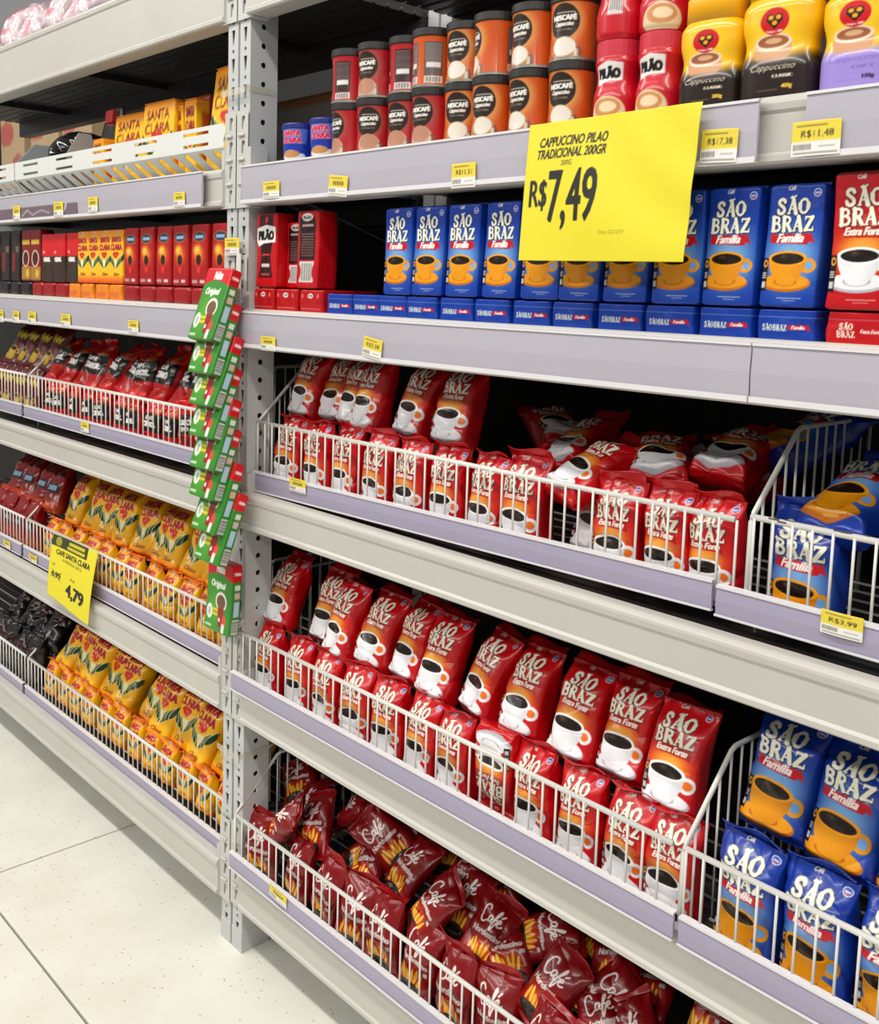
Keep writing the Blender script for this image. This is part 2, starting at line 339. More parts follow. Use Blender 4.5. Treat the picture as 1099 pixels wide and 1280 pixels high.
# ---- the prints
CREAM = (.93, .92, .84)
def cup(c, x, y, s, body, shade, hole, coffee=(.11, .06, .04)):
    c.fill(c.el(x, y - 3.2 * s, 3.5 * s, 1.15 * s), shade); c.fill(c.el(x, y - 3.0 * s, 3.3 * s, 1.0 * s), body)
    c.fill(c.el(x, y - 3.0 * s, 1.7 * s, .6 * s), shade)
    c.fill(c.el(x + 2.9 * s, y - .9 * s, 1.05 * s, .95 * s), body); c.fill(c.el(x + 2.95 * s, y - .9 * s, .58 * s, .52 * s), hole)
    n = 16; P = [(x - 2.6 * s, y)] + [(x - (2.6 - 1.3 * (k / n) ** 2.2) * s, y - 3.1 * s * k / n) for k in range(n + 1)] + [(x + (2.6 - 1.3 * (1 - k / n) ** 2.2) * s, y - 3.1 * s * (1 - k / n)) for k in range(n + 1)]
    c.fill(c.poly(P), body); c.fill(c.el(x, y - 3.1 * s, 1.3 * s, .4 * s), body)
    c.fill(c.poly(P) * np.clip((c.X - x - .5 * s) / (2.4 * s), 0, 1) * .55, shade)
    c.fill(c.el(x, y, 2.65 * s, .98 * s), tuple(min(1, v * 1.08) for v in body)); c.fill(c.el(x, y - .04 * s, 2.25 * s, .74 * s), coffee)
    c.fill(c.glow(x - .6 * s, y + .25 * s, .5 * s, .25 * s) * .5, (.5, .38, .28))
def braz(c, w, h, blue=False, cy=6.15, cs=1.14):
    """front picture of the red or the blue coffee pack, w x h cm"""
    sx, sy = w / 8.8, h / 15.5
    if blue:
        c.fill(c.glow(0, 6.2 * sy, 4.3 * sx, 3.9 * sy, 1.5) * .85, (.55, .76, .93))
    else:
        c.fill(c.glow(-.2 * sx, 6.4 * sy, 3.9 * sx, 3.3 * sy, 1.6), (.90, .42, .06)); c.fill(c.glow(-.2 * sx, 6.9 * sy, 2.7 * sx, 1.5 * sy, 1.5) * .8, (.98, .72, .30))
    sh = (.02, .05, .2) if blue else (.33, .01, .03)
    for tx, x, y, hh, ww in (('SÃO', -.35, 12.7, 1.8, 5.0), ('BRAZ', -.2, 10.5, 1.8, 6.7)):
        M = flared(c, tx, x * sx, y * sy, ww * sx, hh * sy); c.fill(c.shift(c.dil(M, 2, 2), .08, -.08), sh); c.fill(M, CREAM)
    if blue:
        P = [(-3.3, 9.6), (-2.9, 9.2), (2.9, 9.3), (3.5, 8.0), (2.7, 8.3), (2.4, 7.9), (-3.1, 8.1), (-3.6, 8.3)]
        c.fill(c.poly([(a * sx, b_ * sy) for a, b_ in P]), (.76, .07, .12)); c.fill(c.text('Família', -.2 * sx, 8.72 * sy, 1.15 * sy, 4.2 * sx, (.14, .1), .35), (.97, .95, .93))
    else:
        P = [(-3.0, 9.5), (2.8, 9.5), (3.1, 7.8), (2.4, 8.1), (-2.8, 8.2)]
        c.fill(c.poly([(a * sx, b_ * sy) for a, b_ in P]) * .75, (.60, .05, .06)); c.fill(c.text('Extra Forte', -.1 * sx, 8.85 * sy, .95 * sy, 5.2 * sx, (.13, .1), .3), (.96, .92, .88))
    if blue: cup(c, -.45 * sx, cy * sy, cs * sx, (.92, .60, .07), (.78, .42, .05), (.45, .66, .88))
    else: cup(c, -.45 * sx, cy * sy, cs * sx, (.93, .93, .945), (.72, .72, .76), (.93, .45, .12))
    c.fill(c.rect(-4.4 * sx, 2.0 * sy, -3.45 * sx, 6.2 * sy), (.09, .05, .06)); c.fill(c.el(-3.9 * sx, 5.5 * sy, .4 * sx, .5 * sy), (.88, .60, .22)); c.fill(c.el(-3.85 * sx, 5.5 * sy, .18 * sx, .22 * sy), (.09, .05, .06))
    for k in range(3): c.fill(c.rect(-4.25 * sx, (4.2 - .28 * k) * sy, -3.6 * sx, (4.36 - .28 * k) * sy), (.85, .83, .8))
    c.fill(c.rect(-4.2 * sx, 2.4 * sy, -3.6 * sx, 3.2 * sy), (.8, .79, .78))
    c.fill(c.el(3.3 * sx, 14.3 * sy, .62 * sx, .52 * sy), (.90, .90, .93)); c.fill(c.el(3.3 * sx, 14.3 * sy, .5 * sx, .42 * sy), (.25, .33, .68)); c.fill(c.rect(2.95 * sx, 14.2 * sy, 3.65 * sx, 14.36 * sy), (.9, .88, .9)); c.fill(c.rect(2.95 * sx, 13.95 * sy, 3.65 * sx, 14.08 * sy), (.85, .25, .3))
    c.fill(c.text('Café', -.6 * sx, 15.0 * sy, .6 * sy, 1.1 * sx, (.05, .05), .3), (.85, .80, .78))
    c.fill(c.rect(-1.6 * sx, 1.1 * sy, 2.4 * sx, 1.22 * sy) * .7, (.92, .85, .82)); c.fill(c.rect(-.6 * sx, .8 * sy, 1.5 * sx, .9 * sy) * .6, (.92, .85, .82))
    return c
RED = (.765, .035, .075); BLUE = (.055, .205, .60)
cv_red = braz(Cv(31, 15.5, RED), 8.8, 15.5, cy=5.75, cs=1.22)
cv_blue = braz(Cv(33, 16.5, BLUE), 9.6, 16.5, True, 5.75, 1.2)
cv_redbox = braz(Cv(26, 15.3, (.74, .04, .08)), 7.4, 15.3)
cv_bluebox = braz(Cv(26, 15.3, (.06, .23, .63)), 7.4, 15.3, True)
def lying(c, blue):
    c.fill(c.rect(-9, 3.0, 9, 3.12) * .4, (.8, .8, .9))
    if blue:
        c.fill(np.maximum(flared(c, 'SÃO', -2.2, 1.75, 1.4, .7), flared(c, 'BRAZ', -.45, 1.75, 1.85, .7)), CREAM)
        c.fill(c.poly([(.7, 2.1), (3.2, 2.2), (3.5, 1.4), (3.0, 1.6), (.8, 1.5), (.5, 1.8)]), (.76, .08, .12)); c.fill(c.text('Família', 1.95, 1.85, .5, 1.7, (.05, .04), .3), (.95, .9, .9))
    else:
        c.fill(np.maximum(flared(c, 'SÃO', -1.2, 2.25, 1.7, .7), flared(c, 'BRAZ', -1.2, 1.35, 2.2, .7)), CREAM); c.fill(c.text('Extra Forte', 1.8, 1.75, .5, 2.4, (.05, .04), .3), (.95, .9, .88))
    return c
cv_lyblue = lying(Cv(46, 4.0, (.06, .23, .63)), True); cv_lyred = lying(Cv(46, 4.0, (.74, .04, .08)), False)

def leaf_v(c, x, y, s):
    for k in range(4):
        for sg in (1, -1):
            cx, cy = x + sg * (.75 + .95 * k) * s, y + (-.35 + .62 * k) * s
            c.fill(c.el(cx, cy, .62 * s, 1.75 * s, -sg * .55), (.95, .90, .62)); c.fill(c.el(cx + sg * .05 * s, cy, .50 * s, 1.62 * s, -sg * .55), (.03, .22, .09))
    c.fill(c.poly([(x - 1.0 * s, y + .9 * s), (x, y - 2.0 * s), (x + 1.0 * s, y + .9 * s)]), (.95, .92, .70))
    for dx, dy in ((0, .2), (-.75, .6), (.75, .6), (-1.25, 1.1), (1.25, 1.1), (-.4, 1.25), (.45, 1.25)): c.fill(c.el(x + dx * s, y + (dy + 1.55) * s, .52 * s, .48 * s), (.83, .14, .12))
def santa(c, w, h, col=(.66, .09, .20), box=False):
    sx, sy = w / 9.2, h / 16.5
    c.fill(np.clip((c.Y - 12.5 * sy) / (4 * sy), 0, 1) * .75, (.90, .42, .10)); c.fill(np.clip((2.6 * sy - c.Y) / (2 * sy), 0, 1) ** .8 * .95, (.93, .36, .05))
    c.fill(c.text('SANTA', 0, 13.4 * sy, 1.75 * sy, 6.9 * sx, (.42 * sx, .2 * sy)), col); c.fill(c.text('CLARA', .1, 11.15 * sy, 1.95 * sy, 7.8 * sx, (.42 * sx, .2 * sy)), col)
    leaf_v(c, 0, 6.3 * sy, 1.18 * sx)
    c.fill(c.text('Clássico', .6 * sx, 2.9 * sy, 1.0 * sy, 4.0 * sx, (.06, .05), .4), (.55, .25, .05))
    c.fill(c.el(0, 15.5 * sy, .75 * sx, .65 * sy), (.93, .93, .88)); c.fill(c.el(0, 15.5 * sy, .55 * sx, .48 * sy), (.10, .32, .22)); c.fill(c.el(.1, 15.5 * sy, .25 * sx, .2 * sy), (.93, .93, .88))
    return c
cv_yel = santa(Cv(32, 16.5, (.96, .72, .07), 18), 9.2, 16.5)
cv_yelbox = santa(Cv(26, 14, (.97, .76, .10), 18), 7.0, 14)
def cirol(c, w, h):
    sx, sy = w / 9, h / 16
    c.fill(c.rect(-5.2 * sx, 5.6 * sy, 5.2 * sx, 11.6 * sy), (.085, .07, .06)); c.fill(c.text('CAFÉ', -.6 * sx, 10.2 * sy, 1.5 * sy, 3.6 * sx, (.3, .2)), (.92, .91, .88)); c.fill(c.text('CIROL', -.2 * sx, 8.0 * sy, 1.8 * sy, 6.4 * sx, (.6, .35)), (.95, .94, .92))
    for k in range(5): c.fill(c.stroke([(1.5 * sx + k * .5, 11.2 * sy), (2.6 * sx + k * .4, (12.6 + .3 * k) * sy), (3.6 * sx, (13.8 + .2 * k) * sy)], .18), (.75, .58, .18))
    return c
cv_cir = cirol(Cv(31, 16, (.80, .07, .07), 16), 9, 16)
def cafe_script(c, x, y, w, h, wd, col=(.95, .92, .90)):
    S = [[(.30, .80), (.24, .97), (.12, .95), (.03, .70), (.02, .38), (.10, .12), (.24, .10), (.36, .26)], [(.54, .50), (.45, .54), (.38, .40), (.42, .22), (.50, .28), (.55, .50), (.54, .26), (.60, .22), (.68, .50), (.77, .84), (.73, .96), (.67, .62), (.63, .02), (.66, -.16), (.72, .08), (.76, .32), (.89, .43), (.87, .56), (.80, .46), (.82, .24), (.90, .20), (1.0, .30)], [(.62, .42), (.76, .46)], [(.86, .70), (.95, .84)]]
    for P in S:
        Q = []
        for i in range(len(P) - 1):
            p0, p1, p2, p3 = P[max(i - 1, 0)], P[i], P[i + 1], P[min(i + 2, len(P) - 1)]
            for k in range(6):
                t = k / 6.; Q.append(tuple(.5 * (2 * p1[j] + (p2[j] - p0[j]) * t + (2 * p0[j] - 5 * p1[j] + 4 * p2[j] - p3[j]) * t * t + (3 * p1[j] - p0[j] - 3 * p2[j] + p3[j]) * t ** 3) for j in (0, 1)))
        Q.append(P[-1]); c.fill(c.stroke([(x + (p[0] - .5) * w, y + (p[1] - .4) * h) for p in Q], wd), col)
def pouch(c):
    c.fill(c.glow(.2, 3.6, 3.0, 2.6, 1.6) * .9, (.86, .25, .05))
    for k in range(6): c.fill(c.el(-2.2 + k * .9, 3.9 + .5 * math.sin(k * 2.1), .34, 1.5, .25 * math.sin(k)), (.96, .72 + .05 * (k % 2), .22))
    c.fill(c.el(.1, 1.6, 3.2, 1.4), (.10, .07, .05)); c.fill(c.el(.1, 1.9, 2.5, .8), (.30, .26, .2)); c.fill(c.el(.1, 1.9, 2.2, .65), (.05, .03, .02))
    cafe_script(c, -.5, 9.7, 5.2, 3.6, .34); c.fill(c.text('Nordestino', .1, 7.0, 1.15, 7.2, (.22, .12), .12), (.86, .82, .80))
    c.fill(c.rect(2.9, 5.2, 3.9, 5.9), (.75, .74, .72)); return c
cv_pou = pouch(Cv(26, 14, (.50, .03, .055), 20))
def generic(w, h, base, marks, d=14):
    c = Cv(w, h, base, d)
    for fn in marks: fn(c)
    return c
cv_plum = generic(30, 16, (.40, .06, .09), [lambda c: c.fill(c.stroke([(-4, 10.2), (-3.6, 12), (-3.1, 10), (-2.4, 12), (-2, 10), (-1.2, 11.8), (-.8, 10), (0, 12), (.6, 10), (1.2, 11.9), (2, 10), (2.6, 12), (3.2, 10), (4, 11.8)], .7), (.86, .80, .12)), lambda c: cup(c, -.3, 6.0, .95, (.88, .72, .15), (.6, .4, .1), (.40, .06, .09))])
cv_darklab = generic(30, 16, (.50, .05, .07), [lambda c: c.fill(np.clip((5.5 - c.Y) / 3, 0, 1), (.72, .25, .06)), lambda c: c.fill(c.rect(-3.6, 6.2, 3.6, 9.0), (.08, .06, .06)), lambda c: c.fill(c.rect(-2.6, 6.9, 2.6, 8.5), (.55, .66, .78))])
cv_black = generic(30, 16, (.075, .06, .06), [lambda c: c.fill(c.glow(1, 11, 3, 2) * .6, (.35, .05, .05)), lambda c: c.fill(c.el(-1, 6, 1.8, 1.2), (.2, .2, .18))])
# boxes of the left bay
def tres(c):
    c.fill(c.glow(0, 7.6, 2.6, 2.6, 1.5) * .9, (.92, .45, .06)); c.fill(c.glow(-.8, 8.8, 1.5, 1.2, 1.3), (.98, .80, .25)); c.fill(c.el(0, 12.0, 2.7, 1.3), (.75, .5, .2)); c.fill(c.el(0, 12.0, 2.5, 1.1), (.18, .2, .26)); c.fill(c.rect(-1.8, 11.6, 1.8, 12.4), (.55, .70, .86))
    c.fill(c.stroke([(.4, 8.9), (.9, 7.8), (.6, 7.0)], .5), (.85, .6, .3)); c.fill(c.el(0, 6.4, 1.1, 1.3), (.16, .07, .04)); c.fill(c.el(0, 3.9, .8, .8), (.9, .15, .12)); c.fill(c.rect(-3, .7, -.6, 1.5), (.75, .6, .6)); c.fill(c.rect(.6, .8, 2.6, 1.5), (.85, .8, .8)); return c
cv_tres = tres(Cv(26, 15, (.66, .05, .07), 16))
cv_cirbox = generic(26, 15, (.83, .07, .10), [lambda c: c.fill(c.rect(-14, 0, 14, 8), (.22, .14, .10)), lambda c: c.fill(c.text('CIROL', -.3, 7.0, 1.5, 4.8, (.5, .3)), (.94, .93, .9)), lambda c: c.fill(c.rect(-3.2, 8.9, -1.6, 9.7), (.95, .6, .55))])
cv_cupbox = generic(26, 16, (.50, .08, .10), [lambda c: c.fill(c.rect(-2.8, 11.4, 2.8, 12.8), (.85, .7, .18)), lambda c: c.fill(c.el(0, 7, 2.6, 2.6), (.85, .82, .7)), lambda c: c.fill(c.el(0, 7, 2.0, 2.2), (.3, .06, .05)), lambda c: c.fill(c.rect(-3.4, .5, 3.4, 4.5) * .7, (.75, .65, .25)), lambda c: c.fill(c.el(1.3, 2.4, 1.4, 1.3), (.82, .72, .2))])
cv_darkbox = generic(26, 16, (.14, .08, .08), [lambda c: c.fill(c.rect(-3, 3, 0, 9), (.45, .10, .08)), lambda c: c.fill(c.rect(.5, 9, 3, 11), (.40, .35, .3))])
def pil_front(c):
    c.fill(c.poly([(-2.5, 15), (2.5, 15), (2.3, 10), (1.6, 6.5), (2.4, 2.0), (-2.4, 2.0), (-1.6, 6.5), (-2.3, 10)]), (.20, .03, .04)); c.fill(c.poly([(-3.3, 12.2), (0, 12.9), (3.3, 12.4), (3.3, 9.3), (-.5, 9.1), (-2.6, 8.4), (-3.3, 9.5)]), (.95, .94, .92))
    c.fill(c.text('PILÃO', 0, 10.9, 2.3, 5.6, (.5, .3)), (.1, .08, .08)); c.fill(c.el(0, 13.9, .5, .7), (.85, .2, .2)); c.fill(c.rect(-1.4, 4.2, 1.4, 4.9), (.85, .8, .78)); c.fill(c.rect(-1.2, 6.6, 1.2, 6.9), (.8, .3, .3)); c.fill(c.rect(-1.6, 2.4, 1.6, 2.9) * .6, (.8, .5, .5)); return c
def pil_back(c):
    c.fill(c.rect(-2.7, 5.6, 2.7, 14.0), (.16, .05, .05)); c.fill(c.el(0, 14.0, 1.9, .8), (.93, .92, .9)); c.fill(c.text('PILÃO', 0, 14.0, .8, 2.8, (.16, .1)), (.1, .08, .08)); c.fill(c.rect(-2, 12.2, 2, 12.6), (.85, .75, .72))
    for k in range(9): c.fill(c.rect(-2.2, 10.6 - k * .52, 2.2, 10.78 - k * .52) * .6, (.75, .65, .62))
    c.fill(c.rect(-2.5, 1.2, 2.5, 5.3), (.90, .89, .87))
    for k in range(14): c.fill(c.rect(-1.9 + k * .28, 1.5, -1.9 + k * .28 + (.08, .15, .05)[k % 3], 5.0), (.1, .08, .08))
    c.fill(c.el(-2.7, 3.2, .7, 1.5), (.74, .05, .08)); c.fill(c.el(2.7, 3.2, .7, 1.5), (.74, .05, .08)); return c
cv_pilf = pil_front(Cv(26, 15.3, (.76, .05, .08), 18)); cv_pilb = pil_back(Cv(26, 15.3, (.76, .05, .08), 18))
cv_pilly = generic(46, 4.6, (.72, .05, .08), [lambda c: c.fill(c.el(0, 3.4, .9, .5), (.93, .9, .88)), lambda c: c.fill(c.rect(-.6, 3.3, .6, 3.5), (.15, .1, .1)), lambda c: c.fill(c.rect(-2.6, 3.0, -2.4, 3.7), (.9, .8, .8)), lambda c: c.fill(c.rect(2.4, 3.0, 2.6, 3.7), (.9, .8, .8)), lambda c: c.fill(c.rect(-3.2, .8, 3.2, .95) * .7, (.9, .7, .7))], 16)
# tins
def tin(base, ring, cup_c, sub, back):
    c = Cv(23, 8.6, base, 20); c.fill(c.glow(.4, 5.4, 3.3, 3.3, 3) * .95, ring); c.fill(c.el(0, 5.5, 2.65, 2.65), (.16, .11, .08))
    c.fill(c.text('NESCAFÉ', .1, 6.1, 1.05, 4.2, (.2, .12)), (.95, .94, .91)); c.fill(c.rect(-1.3, 6.72, 1.9, 6.84), (.95, .94, .91)); c.fill(c.text('Cappuccino', .1, 5.0, .85, 3.3, (.08, .06), .3), (.93, .91, .88)); c.fill(c.text(sub, 0, 4.25, .34, 3.0, (.04, .03)), (.80, .75, .68))
    c.fill(c.el(.2, .4, 2.3, 2.2), cup_c[2]); c.fill(c.el(.2, 1.3, 2.35, 1.9), cup_c[1]); c.fill(c.el(.2, 1.7, 1.9, 1.45), cup_c[0]); c.fill(c.el(2.6, .7, .5, 1.0), (.5, .3, .2)); c.fill(c.rect(2.0, .0, 2.5, 1.3), (.8, .75, .7))
    for sg in (-1, 1):
        x = sg * 9.0
        c.fill(c.rect(x - 1.7, 1.6, x + 1.7, 7.4), back); 
        for k in range(12): c.fill(c.rect(x - 1.5, 7.0 - k * .26, x + 1.5, 7.1 - k * .26) * .55, (.85, .83, .8))
        c.fill(c.rect(x - 1.3, 3.0, x + 1.3, 3.9), (.88, .87, .85)); c.fill(c.rect(x - 1.6, .35, x + 1.6, 1.5), (.9, .88, .86))
        for k in range(11): c.fill(c.rect(x - 1.4 + k * .26, .45, x - 1.4 + k * .26 + (.07, .14)[k % 2], 1.4), (.15, .1, .1))
    return c
cv_tin_o = tin((.80, .33, .10), (.86, .62, .34), ((.88, .85, .80), (.72, .50, .30), (.35, .17, .08)), 'TRADICIONAL', (.36, .33, .32))
cv_tin_r = tin((.70, .10, .13), (.66, .33, .27), ((.72, .52, .42), (.80, .64, .54), (.35, .10, .07)), 'CHOCOLATE', (.22, .12, .12))
cv_jar = generic(22, 8.6, (.77, .05, .13), [lambda c: c.fill(c.poly([(-2.4, 7.3), (0, 7.9), (2.4, 7.6), (2.4, 5.4), (-.3, 5.3), (-2.0, 4.8), (-2.4, 5.5)]), (.94, .93, .91)), lambda c: c.fill(c.text('PILÃO', 0, 6.45, 1.6, 4.1, (.36, .2)), (.1, .08, .08)), lambda c: c.fill(c.text('Cappuccino', .2, 4.3, .6, 2.9, (.04, .04), .3), (.95, .6, .6)), lambda c: c.fill(c.el(0, 1.2, 2.9, 2.2), (.88, .78, .62)), lambda c: c.fill(c.el(0, 1.9, 2.2, 1.2), (.80, .55, .33)), lambda c: c.fill(c.el(.2, 2.0, 1.4, .7), (.93, .83, .68)), lambda c: c.fill(c.rect(6.6, 3.0, 8.8, 6.2), (.86, .85, .84)), lambda c: [c.fill(c.rect(6.8 + k * .25, 3.3, 6.88 + k * .25, 5.9), (.15, .1, .1)) for k in range(8)]], 18)
def three(bot, script, sub, gram):
    c = Cv(28, 15, (.95, .72, .05), 18); c.fill(np.clip((6.6 - c.Y + .12 * np.abs(c.X)) / 1.6, 0, 1), bot); c.fill(c.glow(-.2, 9.5, 3.4, 3.6, 1.4) * .6, (.99, .88, .30))
    c.fill(c.el(-.2, 7.2, 2.7, 2.1), (.80, .58, .40)); c.fill(c.el(-.2, 8.2, 2.65, 1.15), (.92, .84, .74)); c.fill(c.el(-.2, 8.25, 2.2, .85), (.62, .36, .22)); c.fill(c.el(-.1, 8.35, 1.2, .4), (.84, .66, .5))
    c.fill(np.clip((6.0 - c.Y) / .8, 0, 1), bot); c.fill(c.el(0, 11.0, 1.85, 1.85), (.80, .09, .13))
    H = [(0, 9.9), (-1.05, 11.1), (-1.0, 11.8), (-.45, 12.05), (0, 11.65), (.45, 12.05), (1.0, 11.8), (1.05, 11.1)]
    c.fill(c.poly(H), (.16, .08, .04))
    for x, y in ((-.48, 11.5), (.48, 11.5), (0, 10.75)): c.fill(c.el(x, y, .34, .32), (.95, .66, .12))
    c.fill(c.text('CORAÇÕES', 0, 9.55, .42, 2.2, (.06, .05), 0, 0, -.12), (.96, .90, .85))
    c.fill(c.text('Cappuccino', 0, 4.6, 1.2, 5.8, (.05, .05), .4), script); c.fill(c.text(sub, 1.4, 3.4, .5, 2.6, (.06, .05)), script); c.fill(c.text(gram, 2.0, 1.9, .75, 1.4, (.12, .08)), (.90, .74, .25) if sub != 'DIET' else (.25, .15, .35)); c.fill(c.rect(-1.8, 1.5, .9, 1.6) * .5, script); return c
cv_3a = three((.13, .07, .05), (.92, .88, .80), 'CLASSIC', '200g'); cv_3b = three((.13, .07, .05), (.92, .88, .80), 'CLASSIC', '400g'); cv_3c = three((.62, .54, .84), (.50, .42, .72), 'DIET', '150g')
cv_tub = generic(22, 7.4, (.10, .22, .66), [lambda c: c.fill(c.poly([(-3.6, 7.4), (3.6, 7.4), (3.4, 4.2), (-3.6, 4.4)]) * .5, (.55, .65, .90)), lambda c: c.fill(c.text('SANTA', 0, 6.3, 1.2, 4.6, (.36, .24)), (.95, .9, .9)), lambda c: c.fill(c.text('SANTA', 0, 6.3, 1.1, 4.5, (.2, .12)), (.86, .12, .25)), lambda c: c.fill(c.text('CLARA', .1, 4.9, 1.25, 4.9, (.38, .24)), (.95, .9, .9)), lambda c: c.fill(c.text('CLARA', .1, 4.9, 1.15, 4.8, (.2, .12)), (.86, .12, .25)), lambda c: c.fill(c.el(0, 1.3, 2.5, 1.7), (.93, .93, .95)), lambda c: c.fill(c.el(2.5, 1.6, .8, .7), (.93, .93, .95)), lambda c: c.fill(c.el(0, 2.2, 2.1, .75), (.80, .58, .36)), lambda c: c.fill(c.el(-2.6, 1.0, .7, .6), (.86, .25, .5))], 16)
def filt(c):
    c.fill(c.rect(-9, 0, 15, 15), (.20, .52, .16)); c.fill(c.glow(-2, 5, 4, 5) * .6, (.45, .72, .20)); c.fill(c.poly([(-20, 15.2), (-20, 12.0)] + [(-6.2 + k * 1.3, 11.3 + 1.1 * math.sin(k / 9.5 * math.pi)) for k in range(10)] + [(20, 11.6), (20, 15.2)]), (.82, .05, .10))
    c.fill(c.text('Melitta', .5, 13.4, 1.7, 4.2, (.3, .2), .25), (.96, .93, .92)); c.fill(c.text('Original', -.6, 9.9, 1.9, 6.8, (.22, .16), .3), (.92, .95, .90))
    c.fill(c.el(1.2, 6.7, 2.7, 2.0), (.93, .92, .88)); c.fill(c.el(1.2, 6.6, 2.1, 1.5), (.45, .33, .24)); c.fill(c.poly([(-.2, 5.4), (2.9, 5.4), (2.4, 1.4), (.4, 1.4)]), (.60, .14, .12)); c.fill(c.el(3.2, 2.8, 1.0, 1.3), (.85, .3, .22)); c.fill(c.rect(2.2, .3, 3.6, 2.2), (.90, .89, .86)); c.fill(c.rect(.4, 2.4, 1.3, 3.2), (.93, .9, .88))
    c.fill(c.el(-4.0, 3.9, 1.35, 1.6), (.94, .94, .90)); c.fill(c.el(-4.0, 3.9, .7, .9), (.7, .75, .68)); c.fill(c.rect(-2.7, 4.3, -.1, 4.9), (.88, .78, .12)); c.fill(c.rect(-2.7, 3.4, -.1, 4.0), (.88, .78, .12)); c.fill(c.rect(-5.6, .7, -2.6, 1.2), (.75, .86, .72))
    x = 6.1 + 1.5
    c.fill(c.rect(x - 1.0, .5, x + 1.0, 3.6), (.92, .92, .90)); [c.fill(c.rect(x - .9, .8 + k * .3, x + .9, .9 + k * .3 + .05 * (k % 2)), (.2, .2, .2)) for k in range(9)]
    c.fill(c.rect(x - .8, 4.2, x + .8, 7.4), (.72, .84, .92)); c.fill(c.rect(x - .8, 8.0, x + .8, 9.3), (.86, .72, .70)); c.fill(c.rect(x - .8, 9.8, x + .8, 10.9), (.9, .92, .88)); c.fill(c.text('Melitta', x, 13.2, .7, 2.0, (.1, .08), .2), (.96, .93, .92)); return c
cv_filt = filt(Cv(34, 15, (.16, .46, .14), 16))
cv_pink = generic(30, 16, (.88, .80, .82), [lambda c: c.fill(c.glow(-2, 10, 3, 3), (.82, .25, .33)), lambda c: c.fill(c.el(1.5, 5, 2.4, 2.0), (.85, .80, .82)), lambda c: c.fill(c.glow(2.4, 11, 1.8, 3), (.62, .55, .57)), lambda c: c.fill(c.glow(-1, 3, 3, 1.6), (.88, .50, .55)), lambda c: c.fill(c.stroke([(-4, 8), (0, 9), (4, 7)], .4), (.95, .93, .94))])

# ------------------------------------------------------------------ package kinds
def ss(a, b_, x): t = min(1, max(0, (x - a) / (b_ - a))); return t * t * (3 - 2 * t)
def bag_prof(v): return (1.0 - .05 * math.sin(v * math.pi) + .03 * ss(.8, 1, v), (.42 + .58 * ss(0, .09, v)) * (1 - .965 * ss(.70, 1.0, v) ** 1.15) * (1.06 - .16 * v))
def pillow_prof(v): return (1.0 - .06 * math.sin(v * math.pi), max(.04, (math.sin(min(1, max(0, v)) * math.pi)) ** .6))
def brick_prof(v): k = min(v, 1 - v) / .025; s = 1 - .10 * (1 - min(1, k)) ** 2; return (s, s - .02)
def seal_mesh(name, w, hh, col, seed):
    R = np.random.RandomState(seed); nx, nz = 40, 4; V = []; C = []; Fq = []
    for side in (0, 1):
        for j in range(nz + 1):
            for i in range(nx + 1):
                x = (i / nx - .5) * w; z = hh * j / nz
                V.append((x, .0035 * math.sin(x * 70 + seed) * (.4 + j / nz) + .0012 * (i % 2) * (1 if j % 2 else -1) + (.0006 if side else -.0006), z))
    n = (nx + 1) * (nz + 1)
    for j in range(nz):
        for i in range(nx):
            a = j * (nx + 1) + i; Fq += [(a, a + 1, a + nx + 2, a + nx + 1), (n + a, n + a + nx + 1, n + a + nx + 2, n + a + 1)]
    for i in range(nx):
        a = nz * (nx + 1) + i; Fq.append((a, a + 1, n + a + 1, n + a))
    me = mesh(name, V, Fq, 'film', True); return plain(me, col)
KIND = {}
def bag_kind(key, name, cv, w, t, h, seal_col, nvar=3, nuf=100, nv=130, wr=.0042, pleat=.006, prof=bag_prof, n=3.4, both=False, m='film', sealh=.016):
    bodies = [ring_mesh(name + '_film', cv, w, t, h, n, prof, nuf, 7, 5, nv, wr, pleat, 11 * k + len(KIND) * 101, m, dent=.004) for k in range(nvar)]
    parts = [('top_seal', seal_mesh('top_seal_film', w * 1.02, sealh, seal_col, len(KIND)), (0, 0, h - .001), 0.)]
    if both: parts.append(('bottom_seal', seal_mesh('bottom_seal_film', w * 1.0, sealh * .8, seal_col, len(KIND) + 5), (0, 0, .001), math.pi))
    KIND[key] = dict(name=name, body=bodies, parts=parts)
bag_kind('red', 'coffee_bag', cv_red, .088, .058, .155, RED, 4, 112, 150)
bag_kind('blue', 'coffee_bag', cv_blue, .096, .060, .165, BLUE, 3, 112, 150)
bag_kind('yellow', 'coffee_bag', cv_yel, .092, .058, .160, (.90, .40, .08), 3, 60, 80)
bag_kind('cirol', 'coffee_bag', cv_cir, .090, .056, .160, (.82, .08, .07), 3, 54, 72, .006, .006)
bag_kind('plum', 'coffee_bag', cv_plum, .090, .056, .160, (.45, .08, .10), 1, 44, 60)
bag_kind('darklab', 'coffee_bag', cv_darklab, .090, .056, .160, (.70, .18, .08), 2, 44, 60)
bag_kind('blackbag', 'coffee_bag', cv_black, .090, .056, .160, (.09, .07, .07), 2, 44, 60, .008)
bag_kind('pouch', 'coffee_pouch', cv_pou, .092, .046, .140, (.58, .04, .07), 4, 84, 110, .005, .005, pillow_prof, 2.4, True, sealh=.012)
bag_kind('clearbag', 'sweet_bag', cv_pink, .14, .09, .20, (.75, .68, .70), 2, 40, 50, .011, .008, pillow_prof, 2.4, True, 'film_clear')
